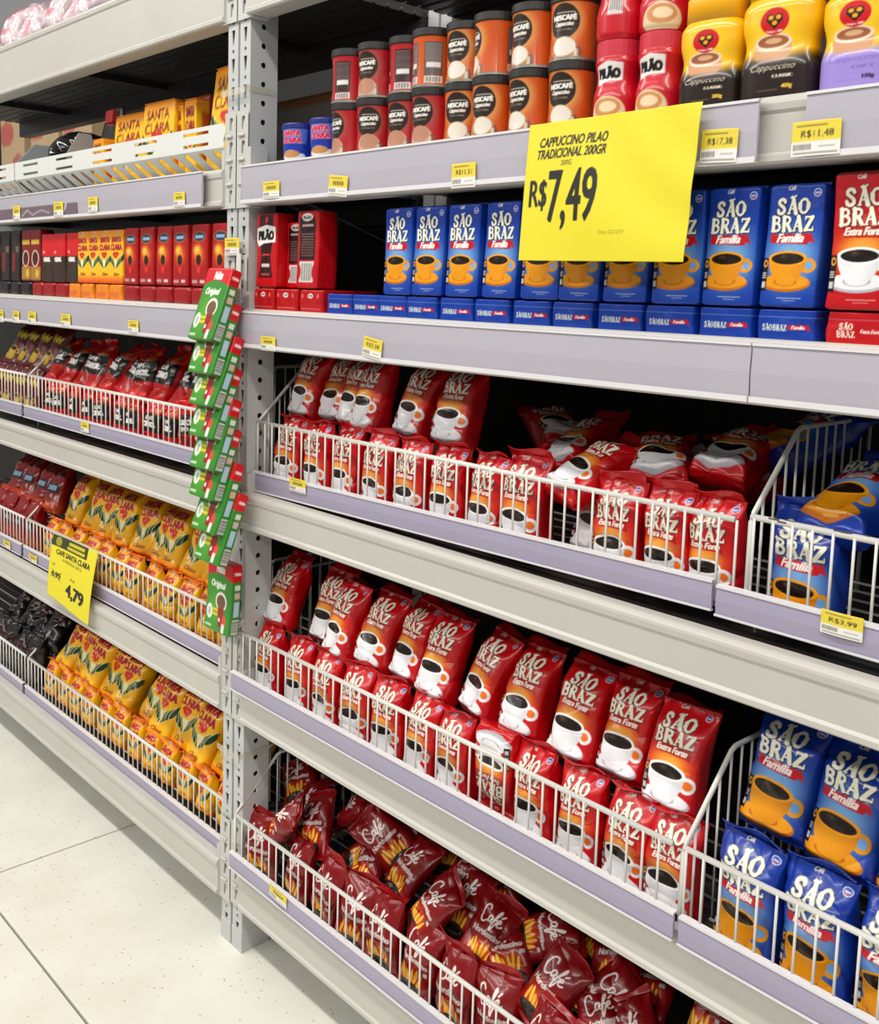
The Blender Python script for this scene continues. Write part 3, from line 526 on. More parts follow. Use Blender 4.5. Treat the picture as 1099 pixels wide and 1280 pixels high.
def brick_kind(key, name, cv, w, t, h, nuf=100, nv=150, wr=.0010, m='foil_brick', nus=6, front=.52, n=14, top=None):
    parts = []
    if top:
        bm = bmesh.new(); box_bm(bm, -w * .46, w * .46, -.004, .004, h - .001, h + .0035); me = bm_mesh('top_fold_foil', bm, m); plain(me, top); parts.append(('top_fold', me, (0, 0, 0), 0.))
    KIND[key] = dict(name=name, body=[ring_mesh(name + '_skin', cv, w, t, h, n, brick_prof, nuf, nus, 3, nv, wr, 0., 5 + 7 * k + len(KIND), m, front=front) for k in range(2)], parts=parts)
brick_kind('bluebox', 'coffee_brick', cv_bluebox, .074, .05, .150, top=(.06, .23, .63)); brick_kind('redbox', 'coffee_brick', cv_redbox, .074, .05, .150, top=(.74, .05, .08))
brick_kind('lyblue', 'coffee_brick', cv_lyblue, .079, .15, .040, 90, 44, top=None); brick_kind('lyred', 'coffee_brick', cv_lyred, .079, .15, .040, 90, 44)
brick_kind('pilf', 'coffee_brick', cv_pilf, .074, .05, .150, 60, 90); brick_kind('pilb', 'coffee_brick', cv_pilb, .074, .05, .150, 60, 90); brick_kind('pilly', 'coffee_brick', cv_pilly, .076, .15, .046, 50, 30)
brick_kind('tres', 'coffee_carton', cv_tres, .072, .045, .138, 46, 70, .0004, 'carton'); brick_kind('cirbox', 'coffee_carton', cv_cirbox, .082, .045, .134, 40, 60, .0004, 'carton')
brick_kind('yelbox', 'coffee_carton', cv_yelbox, .066, .045, .136, 44, 66, .0008, 'foil_brick'); brick_kind('cupbox', 'coffee_carton', cv_cupbox, .068, .045, .150, 36, 54, .0004, 'carton'); brick_kind('darkbox', 'coffee_carton', cv_darkbox, .070, .045, .150, 30, 40, .0004, 'carton')
brick_kind('filter', 'filter_carton', cv_filt, .122, .030, .150, 66, 84, .0003, 'carton', nus=18, n=24)
for _b in KIND['filter']['body']: _b.transform(Matrix.Diagonal((.82, .82, 1.03, 1)))
def plain_cv(col, w=46, h=5): return Cv(w, h, col, 4)
brick_kind('lyplain_red', 'coffee_carton', plain_cv((.62, .06, .08)), .076, .13, .042, 14, 8, .0006, 'carton'); brick_kind('lyplain_yel', 'coffee_carton', generic(46, 5, (.93, .55, .10), [lambda c: c.fill(c.rect(-2.4, .8, 2.4, 2.6) * .6, (.85, .35, .25))], 8), .068, .13, .042, 24, 16, .0006, 'foil_brick')
brick_kind('lyplain_dark', 'coffee_carton', plain_cv((.13, .09, .09)), .076, .13, .042, 14, 8, .0006, 'carton')
def tin_parts(r, h):
    n = 32
    def lathe(P, mm, nm):
        V = []; Fq = []
        for (ra, z) in P:
            for k in range(n): V.append((ra * math.cos(2 * math.pi * k / n), ra * math.sin(2 * math.pi * k / n), z))
        for j in range(len(P) - 1):
            for k in range(n): Fq.append((j * n + k, j * n + (k + 1) % n, (j + 1) * n + (k + 1) % n, (j + 1) * n + k))
        Fq.append(tuple(range(n))[::-1]); Fq.append(tuple(range((len(P) - 1) * n, len(P) * n)))
        return mesh(nm, V, Fq, mm, False)
    return lathe
L_ = tin_parts(0, 0)
RT, HT = .0362, .086
def tin_kind(key, cv):
    body = ring_mesh('coffee_tin_wall', cv, 2 * RT, 2 * RT, HT - .004, 2.0, lambda v: (1 - .045 * math.sin(v * math.pi), 1 - .045 * math.sin(v * math.pi)), 170, 0, 0, 60, 0., 0., 3, 'tin_print', front=9)
    lid = L_([(RT + .0012, HT - .006), (RT + .0016, HT - .004), (RT + .0016, HT + .0065), (RT, HT + .008), (RT - .003, HT + .008), (RT - .004, HT + .0055)], 'black_lid', 'lid_shell')
    rim = L_([(RT - .001, -.003), (RT + .0008, -.003), (RT + .0008, .0008), (RT - .0005, .002)], 'tin_rim', 'base_rim_ring')
    KIND[key] = dict(name='coffee_tin', body=[body], parts=[('lid', lid, (0, 0, 0), 0.), ('base_rim', rim, (0, 0, 0), 0.)])
tin_kind('tin_o', cv_tin_o); tin_kind('tin_r', cv_tin_r)
def jar_p(v): r = 1.0 - .16 * math.sin(min(1, max(0, (v - .35) / .65)) * math.pi) ** 2 * .8 - .06 * ss(.9, 1, v) - .08 * (1 - ss(0, .08, v)); return (r, r)
mat('jar_cap_red', (.78, .16, .24), .35, noise=.05); mat('jar_cap_yellow', (.94, .68, .06), .35, noise=.04); mat('tub_lid_blue', (.10, .15, .50), .35, noise=.04)
KIND['jar'] = dict(name='cappuccino_jar', body=[ring_mesh('cappuccino_jar_wall', cv_jar, .071, .071, .092, 2.0, jar_p, 150, 0, 0, 60, 0., 0., 3, 'tin_print', front=9)],
                   parts=[('cap', L_([(.030, .090), (.0335, .0915), (.0335, .112), (.0315, .1145), (.02, .1145)], 'jar_cap_red', 'cap_shell'), (0, 0, 0), 0.)])
def j3_prof(v): s = 1 - .10 * math.sin(ss(.30, .75, v) * math.pi) - .18 * ss(.84, 1, v) ** 1.4 - .06 * (1 - ss(0, .05, v)); return (s, s)
def cap3(w, t, z0, z1):
    V = []; Fq = []; n = 40; P = [(1.0, z0), (1.0, z1 - .006), (.93, z1 - .001), (.7, z1)]
    for s, z in P:
        for k in range(n):
            a = 2 * math.pi * k / n; e = 2 / 2.8; V.append((w / 2 * s * math.copysign(abs(math.cos(a)) ** e, math.cos(a)), t / 2 * s * math.copysign(abs(math.sin(a)) ** e, math.sin(a)), z))
    for j in range(3):
        for k in range(n): Fq.append((j * n + k, j * n + (k + 1) % n, (j + 1) * n + (k + 1) % n, (j + 1) * n + k))
    Fq.append(tuple(range(3 * n, 4 * n))); Fq.append(tuple(range(n))[::-1]); return mesh('cap_shell', V, Fq, 'jar_cap_yellow', True)
for key, cv, sc in (('j3a', cv_3a, 1.0), ('j3b', cv_3b, 1.1), ('j3c', cv_3c, 1.0)):
    KIND[key] = dict(name='cappuccino_jar', body=[ring_mesh('cappuccino_jar_wall', cv, .092 * sc, .06, .118 * sc, 2.8, j3_prof, 110, 12, 8, 110, 0., 0., 3, 'tin_print')], parts=[('cap', cap3(.080 * sc, .052, .114 * sc, .150 * sc), (0, 0, 0), 0.)])
KIND['tub'] = dict(name='cappuccino_tub', body=[ring_mesh('cappuccino_tub_wall', cv_tub, .070, .070, .074, 2.0, lambda v: (1 - .06 * (1 - v), 1 - .06 * (1 - v)), 130, 0, 0, 46, 0., 0., 3, 'tin_print', front=9)], parts=[('lid', L_([(.0345, .072), (.0368, .073), (.0368, .080), (.035, .083), (.02, .083)], 'tub_lid_blue', 'lid_shell'), (0, 0, 0), 0.)])

USED = {}
def put(kind, x, y, z, label, cat, group, lean=0., yaw=0., roll=0., var=None, scale=1., flip=False, seal=None):
    """stand one package: base centre at x, y, z; lean tips the top towards the back (degrees)"""
    K = KIND[kind]; nb = len(K['body'])
    if var is None: var = USED.get(kind, 0)
    USED[kind] = USED.get(kind, 0) + 1
    M = Matrix.Translation((x, y, z)) @ Matrix.Rotation(math.radians(yaw), 4, 'Z') @ Matrix.Rotation(math.radians(-lean), 4, 'X') @ Matrix.Rotation(math.radians(roll), 4, 'Y')
    if flip: M = M @ Matrix.Translation((0, 0, .15)) @ Matrix.Rotation(math.pi, 4, 'Y')
    if scale != 1: M = M @ Matrix.Diagonal((scale, scale, scale, 1))
    o = link(K['name'], K['body'][var % nb], M=M); tag(o, label, cat, group)
    for nm, me, loc, ry in K['parts']:
        tilt = (seal if seal is not None else rr(-70, 55)) if nm == 'top_seal' else 0
        link(nm, me, parent=o, M=Matrix.Translation(loc) @ Matrix.Rotation(ry, 4, 'Y') @ Matrix.Rotation(math.radians(tilt), 4, 'X'))
    return o

# ================================================================== THE SETTING
fl = tag(link('floor', box_mesh('floor_bed', -5.4, 2.6, -2.4, 3.2, -.06, -.006, 'joint_grey')), 'pale speckled stone slab floor with dark grey joints', 'floor', kind='structure')
PX, PY = 1.22, 1.22; x0, y0 = -.668, -.353
tile_me = box_mesh('floor_tile_slab', .003, PX - .003, .003, PY - .003, -.02, 0, 'floor_stone', .0015)
for i in range(-3, 3):
    for j in range(-1, 3): link('floor_tile', tile_me, parent=fl, M=Matrix.Translation((x0 + i * PX, y0 + j * PY - (PY if j < 0 else 0) * 0, 0)))
wl = tag(link('wall_rack_shade', box_mesh('wall_rack_sheet', -3.6, 2.24, .632, .640, 0.02, 1.70, 'back_panel')), 'dark sheet added to darken the rack interior below the top shelf', 'wall', kind='structure')  # added sheet: hides the lit space behind and darkens the shelves
wb = tag(link('wall_back', box_mesh('wall_back_sheet', -5.4, 2.6, 1.26, 1.30, 0, 2.6, 'back_panel')), 'dark grey panel closing the rear of the double rack', 'wall', kind='structure')

# ------------------------------------------------------------------ uprights
PITCH = .0575
def upright(name, xa, xb, label, ztop=2.52, group='perforated rack uprights'):
    e = empty(name, ((xa + xb) / 2, 0, 0)); tag(e, label, 'rack post', group); xm = (xa + xb) / 2; w = (xb - xa) / 2
    bm = bmesh.new(); z = 0.012; f = lambda u, v, d: (u, d, v)
    while z < ztop:
        hole_cell(bm, (-w, w, z, z + .021), circ(0, z + .0105, .0042, 8), f, .003)
        c = z + .039; hole_cell(bm, (-w, w, z + .021, z + PITCH), [(-.0022, c - .0145), (.0022, c - .0145), (.0068, c + .0145), (-.0068, c + .0145)], f, .003); z += PITCH
    box_bm(bm, -w, w, 0, .003, 0, .012)
    link('front_face', bm_mesh('front_face_sheet', bm, 'upright_paint'), parent=e)
    for sx in (-w, w):
        bm = bmesh.new(); z = .012; sg = 1 if sx > 0 else -1; f = lambda u, v, d: (sx - sg * d, u, v)
        while z < ztop: hole_cell(bm, (0.0, .066, z, z + .0383), circ(.032, z + .019, .0062, 10), f, .003); z += .0383
        link('side_face', bm_mesh('side_face_sheet', bm, 'upright_paint'), parent=e)
    link('shade_core', box_mesh('core_shade', -w + .006, w - .006, .02, .064, .0, ztop, 'hole_shade'), parent=e)  # added dark filler, painted shade behind the punched holes
    link('rear_post', box_mesh('rear_post_channel', -w, w, .56, .62, 0, ztop, 'upright_paint', .002), parent=e)
    link('foot', box_mesh('foot_channel', -w - .001, w + .0015, -.002, .072, 0, .05, 'upright_paint', .001), parent=e)
    for k, zz in enumerate((.3, 1.0, 1.7, 2.3)): link('brace', tube_mesh('brace_bar', [(0, .06, zz), (0, .57, zz + (.16 if k % 2 else -.16))], .011, 'deck_steel'), parent=e)
    return e
UL = (-.088, -.050); UR = (-.042, -.003)
upright('rack_upright', *UL, 'narrow perforated grey post carrying the far bay, behind the green cartons')
upright('rack_upright', *UR, 'narrow perforated grey post at the near end of the red bag baskets')

# ------------------------------------------------------------------ beams
def ZD(z, y): return CAM[2] - (CAM[2] - z) * (y - CAM[1]) / -CAM[1]     # height at depth y of what lines up with height z on the post front
YB, YR, YG = -.014, -.026, .024                                         # beam fronts, flush rails, set-back basket fronts
def hook(u, v, s): return [(u - .005 * s, v - .012), (u + .001 * s, v - .014), (u + .003 * s, v), (u + .008 * s, v + .010), (u + .004 * s, v + .015), (u - .005 * s, v + .012)]
def beam(label, xa, xb, z0, z1, plates, y=YB, dep=.05, group=None):
    """stepped box beam from xa to xb, plates = [(x0, x1)] of the hooked end plates"""
    h = z1 - z0; r = .010
    P = [(y + dep, z0), (y + .004, z0), (y, z0 + .003), (y, z0 + .010), (y + .004, z0 + .014), (y + .004, z1 - .022), (y + .001, z1 - .018)] + [(y + r - r * math.cos(a), z1 - r + r * math.sin(a)) for a in (0, .4, .8, 1.2, 1.57)] + [(y + .026, z1), (y + .028, z1 - .012), (y + dep, z1 - .012)]
    e = empty('rack_beam', (xa, 0, z0)); tag(e, label, 'shelf beam', 'grey rack beams')
    T = Matrix.Translation((-xa, 0, -z0)); me = extrude_x('beam_bar_steel', P, xa, xb, 'steel_paint'); me.transform(T); link('beam_bar', me, parent=e)
    for p0, p1 in plates:
        bm = bmesh.new(); hh = .198; zt = z0 - .004; f = lambda u, v, d: (u, -.005 + d, v); n = 4; ch = hh / n; s = 1 if p0 < xa + .2 and p0 < 0 else 1
        for k in range(n): hole_cell(bm, (p0, p1, zt + k * ch, zt + (k + 1) * ch), hook((p0 + p1) / 2 + .001, zt + (k + .5) * ch, s), f, .005)
        sx = p1 if abs(p1 - xa) < .03 else p0; o = .012 if sx == p1 else -.012
        box_bm(bm, min(sx, sx + o), max(sx, sx + o), -.006, .035, zt, zt + hh * .62)
        me = bm_mesh('end_plate_steel', bm, 'connector_paint'); me.transform(T); pl = link('end_plate', me, parent=e)
        for k in range(4):
            me = box_mesh('hook_tab_steel', p0 + .008, p1 - .012, -.010, -.005, zt + k * ch - .003, zt + k * ch + .003, 'connector_paint', .002); me.transform(T)
            if k: link('hook_tab', me, parent=pl)
    return e
XR, XL = 2.24, -2.7
RB = [tuple(ZD(z, YB) for z in p) for p in ((2.045, 2.17), (1.661, 1.744), (1.362, 1.446), (.972, 1.052), (.533, .612), (.094, .176))]
LB = [tuple(ZD(z, YB) for z in p) for p in ((2.045, 2.19), (1.661, 1.742), (1.362, 1.448), (.971, 1.046), (.535, .616), (.086, .172))]
WHERE_R = ['topmost beam over the cappuccino tins', 'beam under the cappuccino tins and jars', 'beam under the blue coffee bricks', 'beam under the upper red bag baskets', 'beam under the middle red bag baskets', 'lowest beam under the dark red pouches']
WHERE_L = ['topmost beam over the white trays', 'beam under the white perforated trays', 'beam under the row of coffee cartons', 'beam under the black and red bags', 'beam under the upper yellow bags', 'lowest beam under the yellow bags by the floor']
def deck(label, xa, xb, z):
    e = empty('shelf_deck', ((xa + xb) / 2, .3, z)); tag(e, label, 'shelf deck', 'dark slatted shelf decks'); n = 14; L2 = (xb - xa) / 2
    key = ('slat', round(L2, 3))
    if key not in USED: USED[key] = extrude_x('slat_steel', [(-.0195, -.004), (-.0195, .004), (-.016, .006), (.016, .006), (.0195, .004), (.0195, -.004), (.012, -.006), (-.012, -.006)], -L2, L2, 'deck_steel')
    for k in range(n): link('slat', USED[key], parent=e, M=Matrix.Translation((0, -.295 + .022 + k * .0435, -.006)))
    key = ('cross',)
    if key not in USED: USED[key] = box_mesh('cross_bar_steel', -.012, .012, -.28, .32, -.03, -.012, 'deck_steel')
    for xx in (-L2 * .62, 0, L2 * .62): link('cross_bar', USED[key], parent=e, M=Matrix.Translation((xx, 0, 0)))
    link('rear_beam', box_mesh('rear_beam_bar', -L2, L2, .25, .295, -.07, -.013, 'deck_steel'), parent=e)
for i, (z0, z1) in enumerate(RB):
    beam('grey painted steel ' + WHERE_R[i], .0, XR, z0, z1, [(UR[0] - .002, UR[1] + .002)])
    deck('dark slatted deck behind the ' + WHERE_R[i], .01, XR, z1 - .006)
for i, (z0, z1) in enumerate(LB):
    beam('grey painted steel ' + WHERE_L[i], XL, -.091, z0, z1, [(UL[0] - .002, UL[1] + .002)])
    deck('dark slatted deck behind the ' + WHERE_L[i], XL, -.10, z1 - .006)

# ------------------------------------------------------------------ price rails
def rail(label, xa, xb, z0, z1, y, m, tilt=0.):
    e = empty('price_rail', (xa, y, z0)); tag(e, label, 'price rail', 'plastic price rails'); h = z1 - z0; L2 = xb - xa; e.rotation_euler = (0, -math.radians(tilt), 0); wide = h > .06
    link('strip', extrude_x('strip_plastic', [(.001, 0), (-.0015, .002), (-.003, h * .5), (-.0015, h - .002), (.001, h), (.0025, h * .5)], 0, L2, m), parent=e)
    link('upper_lip', extrude_x('upper_lip_plastic', [(-.0035, h - .003), (-.0035, h + .0005), (.006, h + .0015), (.006, h), (-.001, h - .001), (-.001, h - .003)], 0, L2, 'rail_edge'), parent=e)
    k = .007 if wide else .0025
    link('lower_lip', extrude_x('lower_lip_plastic', [(-.005, .0), (-.005, k), (-.0035, k), (-.003, .001), (.004, .001), (.004, -.001), (-.004, -.001)], 0, L2, 'rail_edge'), parent=e)
    return e
W1 = (ZD(1.664, YR), ZD(1.741, YR)); W2 = (ZD(1.366, YR), ZD(1.440, YR)); N3 = (ZD(1.068, YG), ZD(1.108, YG)); N4 = (ZD(.603, YR), ZD(.644, YR)); N5 = (ZD(.183, YR), ZD(.221, YR))
rail('wide clear lilac price rail under the cappuccino tins', .012, at(949, 150, YR)[0], *W1, YR, 'clear_rail')
rail('wide clear price rail at the right under the yellow-capped jars', at(1008, 150, YR)[0], 2.2, *W1, YR, 'clear_rail')
rail('wide lilac price rail under the blue bricks, left of the joint', .008, at(938, 470, YR)[0], *W2, YR, 'clear_rail')
rail('wide lilac price rail under the blue bricks, right of the joint', at(940, 470, YR)[0], 2.2, *W2, YR, 'clear_rail')
rail('narrow lilac price rail on the upper red bag basket', .0, at(896, 740, YG)[0], *N3, YG - .009, 'lilac_rail', 1.05)
rail('narrow lilac price rail on the upper blue bag basket', at(901, 740, YG)[0], 2.2, N3[0] + .016, N3[1] + .016, YG - .009, 'lilac_rail')
rail('narrow lilac price rail on the middle red bag basket', -.012, at(843, 1150, YR)[0], *N4, YR, 'lilac_rail')
rail('narrow lilac price rail on the middle blue bag basket', at(850, 1150, YR)[0], 2.2, *N4, YR, 'lilac_rail')
rail('narrow lilac price rail on the bottom pouch basket', -.012, 1.12, *N5, YR, 'lilac_rail')
rail('wide lilac price rail under the white perforated trays', XL, -.146, *W1, YR, 'clear_rail')
rail('wide lilac price rail under the row of coffee cartons', XL, -.094, *W2, YR, 'clear_rail')
LR = [(ZD(1.085, YG), ZD(1.120, YG)), (ZD(.651, YG), ZD(.686, YG)), (ZD(.204, YG), ZD(.242, YG))]
for (za, zb), nm, xc in zip(LR, ('black and red bag', 'upper yellow bag', 'lower yellow bag'), (-1.275, -1.295, -1.30)):
    rail('narrow lilac price rail on the %s basket beside the post' % nm, xc, -.094, za, zb, YG - .009, 'lilac_rail')
    rail('narrow lilac price rail on the basket left of the %s basket' % nm, XL, xc - .02, za, zb, YG - .009, 'lilac_rail')

# ------------------------------------------------------------------ wire baskets
WP = .0265
def basket(label, xa, xb, z0, zt, y, sides=(True, True), dep=.33, foot=.03, fz=0.):
    e = empty('wire_basket', (xa, y, z0)); tag(e, label, 'wire basket', 'white wire baskets'); L2 = xb - xa; h = zt - z0; r = .0019
    link('top_rail', tube_mesh('top_rail_wire', [(0, 0, h), (L2, 0, h)], .0042, 'white_wire', 10), parent=e)
    link('bottom_rail', tube_mesh('bottom_rail_wire', [(0, 0, foot), (L2, 0, foot)], .003, 'white_wire'), parent=e)
    key = ('wire', round(h, 3), foot)
    if key not in USED: USED[key] = tube_mesh('wire_rod', [(0, 0, foot - .002), (0, 0, h)], r, 'white_wire', 6)
    for k in range(int(L2 / WP) + 1): link('wire', USED[key], parent=e, M=Matrix.Translation((.006 + k * WP, -.003, 0)))
    for s, xx in ((sides[0], 0.), (sides[1], L2)):
        if not s: continue
        p = link('side_frame', tube_mesh('side_frame_wire', [(xx, 0, foot), (xx, 0, h * .96), (xx, .006, h + .004), (xx, .108, h + .105), (xx, .118, h + .109), (xx, dep, h + .109), (xx, dep, 0)], .0038, 'white_wire', 8), parent=e)
        for k in range(1, 12):
            yy = k * .0275; top = h + min(.109, max(0, yy - .003) * .99)
            link('side_wire', tube_mesh('side_wire_rod', [(xx, yy, 0), (xx, yy, top)], r, 'white_wire', 6), parent=p)
    bm = bmesh.new()
    for k in range(7): box_bm(bm, 0, L2, .03 + k * .046, .033 + k * .046, fz, fz + .003)
    link('floor_grid', bm_mesh('floor_grid_wire', bm, 'white_wire'), parent=e)
    return e
D3, D4, D5 = RB[3][1] - .004, RB[4][1] - .004, RB[5][1] - .004; E3, E4, E5 = LB[3][1] - .004, LB[4][1] - .004, LB[5][1] - .004
basket('white wire basket holding the upper red bags', .002, 1.142, D3, ZD(1.212, YG), YG, (True, False), foot=N3[1] - D3 - .004, fz=.020)
fb = basket('white wire basket with flaking rail holding the upper blue bags', 1.166, 2.2, D3, ZD(1.220, YG), YG, (True, False), foot=N3[1] - D3 + .010, fz=.020)
mat('bare_rust', (.36, .31, .26), .6, noise=.4, nscale=300)
bm = bmesh.new(); R_ = random.Random(3); hb = ZD(1.220, YG) - D3
for k in range(34):
    xx = .02 + R_.random() * .42; ln = R_.uniform(.004, .016); a_ = R_.uniform(.3, 2.2)
    box_bm(bm, xx, xx + ln, -.0043 * math.cos(a_) - .0008, -.0043 * math.cos(a_) + .0008, hb + .0043 * math.sin(a_) - .0008, hb + .0043 * math.sin(a_) + .0008)
link('chipped_paint', bm_mesh('chipped_paint_flakes', bm, 'bare_rust'), parent=fb)
basket('white wire basket holding the middle red bags', -.008, 1.104, D4, ZD(.742, -.018), -.018, (True, False))
basket('white wire basket holding the middle blue bags', 1.122, 2.2, D4, ZD(.744, -.018), -.018, (True, False))
basket('white wire basket full of dark red pouches near the floor', -.006, 1.11, D5, ZD(.316, -.018), -.018, (True, False))
basket('white wire basket holding the black and red bags', -1.262, -.098, E3, ZD(1.210, YG), YG, (True, True), foot=LR[0][1] - E3 - .004, fz=.024)
basket('white wire basket left of the black and red bags', XL, -1.280, E3, ZD(1.210, YG), YG, (False, False), foot=LR[0][1] - E3 - .004, fz=.024)
basket('white wire basket holding the upper yellow bags', -1.290, -.098, E4, ZD(.769, YG), YG, (True, True), foot=LR[1][1] - E4 - .004, fz=.024)
basket('white wire basket left of the upper yellow bags', XL, -1.310, E4, ZD(.769, YG), YG, (False, False), foot=LR[1][1] - E4 - .004, fz=.024)
basket('white wire basket holding the lower yellow bags', -1.295, -.098, E5, ZD(.330, YG), YG, (True, True), foot=LR[2][1] - E5 - .004, fz=.024)
basket('white wire basket left of the lower yellow bags', XL, -1.315, E5, ZD(.330, YG), YG, (False, False), foot=LR[2][1] - E5 - .004, fz=.024)

# ================================================================== GOODS, RIGHT BAY
# middle basket: two layers of red bags
G = 'red coffee bags in the middle basket'; zb = D4 + .004
for i, x in enumerate((.055, .170, .268, .360, .450, .545, .637, .728, .820, .914, 1.004, 1.082)):
    fl_ = i == 7
    put('red', x - .006, .040, zb, ('upside-down red coffee bag in the lower row of the middle basket' if fl_ else '%s red coffee bag from the post in the lower row of the middle basket' % ORD[i]), 'coffee bag', G, rr(-1, 4), rr(-6, 6), rr(-3, 3), flip=fl_, scale=.93, seal=rr(20, 80))
for i, (x, dy, yaw) in enumerate(((.030, 0, 4), (.178, .02, 0), (.262, -.012, 8), (.352, 0, 0), (.440, .012, 10), (.538, -.004, 0), (.640, .004, 14), (.748, 0, 5), (.852, 0, -2), (.948, .012, 0), (1.052, -.01, -4))):
    put('red', x, .068 + dy, zb + .130, '%s red coffee bag from the post in the upper row of the middle basket' % ORD[i], 'coffee bag', G, 19 + rr(-3, 3), yaw * -1, rr(-3, 3), seal=rr(-80, -20))
G = 'blue coffee bags in the middle basket'
for i, x in enumerate((1.192, 1.292, 1.392)):
    put('blue', x, .040, zb, '%s blue coffee bag from the red ones, lower row, middle basket' % ORD[i], 'coffee bag', G, rr(0, 3), rr(-5, 5), rr(-2, 2), scale=.96, seal=40)
for i, x in enumerate((1.196, 1.292, 1.388)):
    put('blue', x, .082, zb + .150 - .010 * i, '%s blue coffee bag from the red ones, upper row, middle basket' % ORD[i], 'coffee bag', G, 16, -2 - 2 * i, 2, seal=-60)
# upper basket
G = 'red coffee bags in the upper basket'; zb = D3 + .024
for i, x in enumerate((.085, .188, .280, .380, .478, .566, .664, .748, .944, 1.030, 1.108)):
    put('red', x - .004, .062, zb, '%s red coffee bag from the post in the lower row of the upper basket' % ORD[i], 'coffee bag', G, rr(-1, 4), rr(-8, 4), rr(-3, 3), scale=.94 if i != 7 else 1.0, seal=rr(10, 80))
for i, (x, dy, yaw) in enumerate(((.090, 0, 2), (.182, .012, 6), (.248, .004, 12), (.318, -.012, 8), (.432, 0, 4), (.548, -.004, -2))):
    put('red', x - .01, .092 + dy, zb + .138, '%s red coffee bag from the post in the upper row of the upper basket' % ORD[i], 'coffee bag', G, 17 + rr(-2, 2), -yaw, rr(-4, 4), seal=-40)
PILE = [('red coffee bag tipped forward over the wire rail of the upper basket', .835, .020, 1.185, 58, -14, 8), ('red coffee bag lying flat with its cup up, right of the tipped bag', .985, .07, 1.225, 72, 18, -12), ('red coffee bag lying flat beside the basket end, cup up', 1.060, .10, 1.240, 70, 12, 10), ('red coffee bag lying back in shadow behind the tipped bag', .735, .14, 1.20, 55, -25, -20), ('red coffee bag on its side at the back of the upper basket', .700, .20, 1.235, 75, 60, 0), ('red coffee bag deep in the shadow of the upper basket', .93, .22, 1.215, 62, -30, 15), ('red coffee bag sunk behind the gap in the upper basket front row', .862, .085, 1.085, 18, 0, 4), ('red coffee bag lying crosswise at the back by the blue bag', 1.055, .22, 1.21, 70, 45, 0)]
for lab, x, y, z, le, ya, ro in PILE: put('red', x - .008, y + .02, z - .006, lab, 'coffee bag', G, le, ya, ro, seal=20)
G = 'blue coffee bags in the upper basket'
for lab, x, y, z, le, ya, ro, k in [('blue coffee bag standing behind the flaking rail of the upper basket', 1.228, .050, 1.072, 4, 0, 0, 0), ('blue coffee bag tipped back on top with its orange cup showing', 1.262, .035, 1.212, 62, -14, -6, 1), ('blue coffee bag at the right edge of the upper basket', 1.385, .06, 1.070, 6, -10, 4, 2), ('blue coffee bag lying over the right edge of the upper basket', 1.392, .075, 1.222, 60, -16, 8, 0), ('blue coffee bag lying at the back of the upper red basket', 1.085, .19, 1.265, 66, -30, 0, 1)]:
    put('blue', x - .006, y + .02, z - .008, lab, 'coffee bag', G, le, ya, ro, var=k, seal=30)
# bottom basket: a heap of dark red pouches
G = 'dark red pouches heaped in the bottom basket'; zb = D5 + .004
for i in range(11):
    put('pouch', .060 + i * .098 + rr(-.01, .01), .020 + rr(-.004, .008), zb + rr(0, .012), '%s dark red pouch from the post standing against the bottom basket wires' % ORD[i], 'coffee pouch', G, rr(6, 16), rr(-14, 14), rr(-8, 8))
for i in range(14):
    put('pouch', .040 + i * .077 + rr(-.015, .015), .052 + (.024 if i % 2 else 0) + rr(-.008, .008), zb + .098 + rr(-.006, .014), '%s dark red pouch from the post leaning in the heap behind the wires' % ORD[i], 'coffee pouch', G, rr(28, 56), rr(-34, 26), rr(-42, 42), scale=.94)
for i in range(13):
    put('pouch', .05 + i * .084 + rr(-.02, .02), .128 + (.03 if i % 2 else 0) + rr(-.01, .01), zb + .140 + rr(-.012, .018), '%s dark red pouch from the post in the shaded third layer of the heap' % ORD[i], 'coffee pouch', G, rr(30, 70), rr(-60, 50), rr(-60, 60), scale=.94)
for i in range(13):
    put('pouch', .05 + i * .088 + rr(-.02, .02), .225 + (.03 if i % 2 else 0) + rr(-.01, .01), zb + .160 + rr(-.015, .02), '%s dark red pouch from the post at the dark back of the heap' % ORD[i], 'coffee pouch', G, rr(20, 60), rr(-60, 60), rr(-60, 60))
# brick shelf
zs = RB[2][1] - .003
G = 'blue coffee bricks standing'; XB = [.471, .546, .632, .716, .801, .877, .960, 1.043, 1.123, 1.205]
put('bluebox', .412, .075, zs + .0415, 'shaded blue coffee brick set back, nearest the dark gap', 'coffee brick', G, 3, 0, 0)
for i, x in enumerate(XB):
    put('bluebox', x, .026, zs + .0415, '%s blue coffee brick standing upright, counted from the dark gap' % ORD[i], 'coffee brick', G, rr(1, 3), rr(-2, 2), rr(-.6, .6))
put('redbox', 1.294, .026, zs + .0415, 'red coffee brick standing at the right end of the blue ones', 'coffee brick', None, 1, 0, 0, scale=1.06); put('redbox', 1.374, .026, zs + .0415, 'red coffee brick at the very edge of the brick shelf', 'coffee brick', None, 1, 0, 0, scale=1.06)
G = 'blue coffee bricks lying'
for i, x in enumerate((.303, .383, .456, .535, .618, .702, .786, .868, .952, 1.036, 1.121, 1.207)):
    put('lyblue', x, .078, zs, '%s blue coffee brick lying under the upright ones, from the red bricks' % ORD[i], 'coffee brick', G, 0, rr(-1, 1), 0)
put('lyred', 1.297, .078, zs, 'red coffee brick lying under the upright red one', 'coffee brick', None); put('lyred', 1.380, .078, zs, 'red coffee brick lying at the right edge of the brick shelf', 'coffee brick', None)
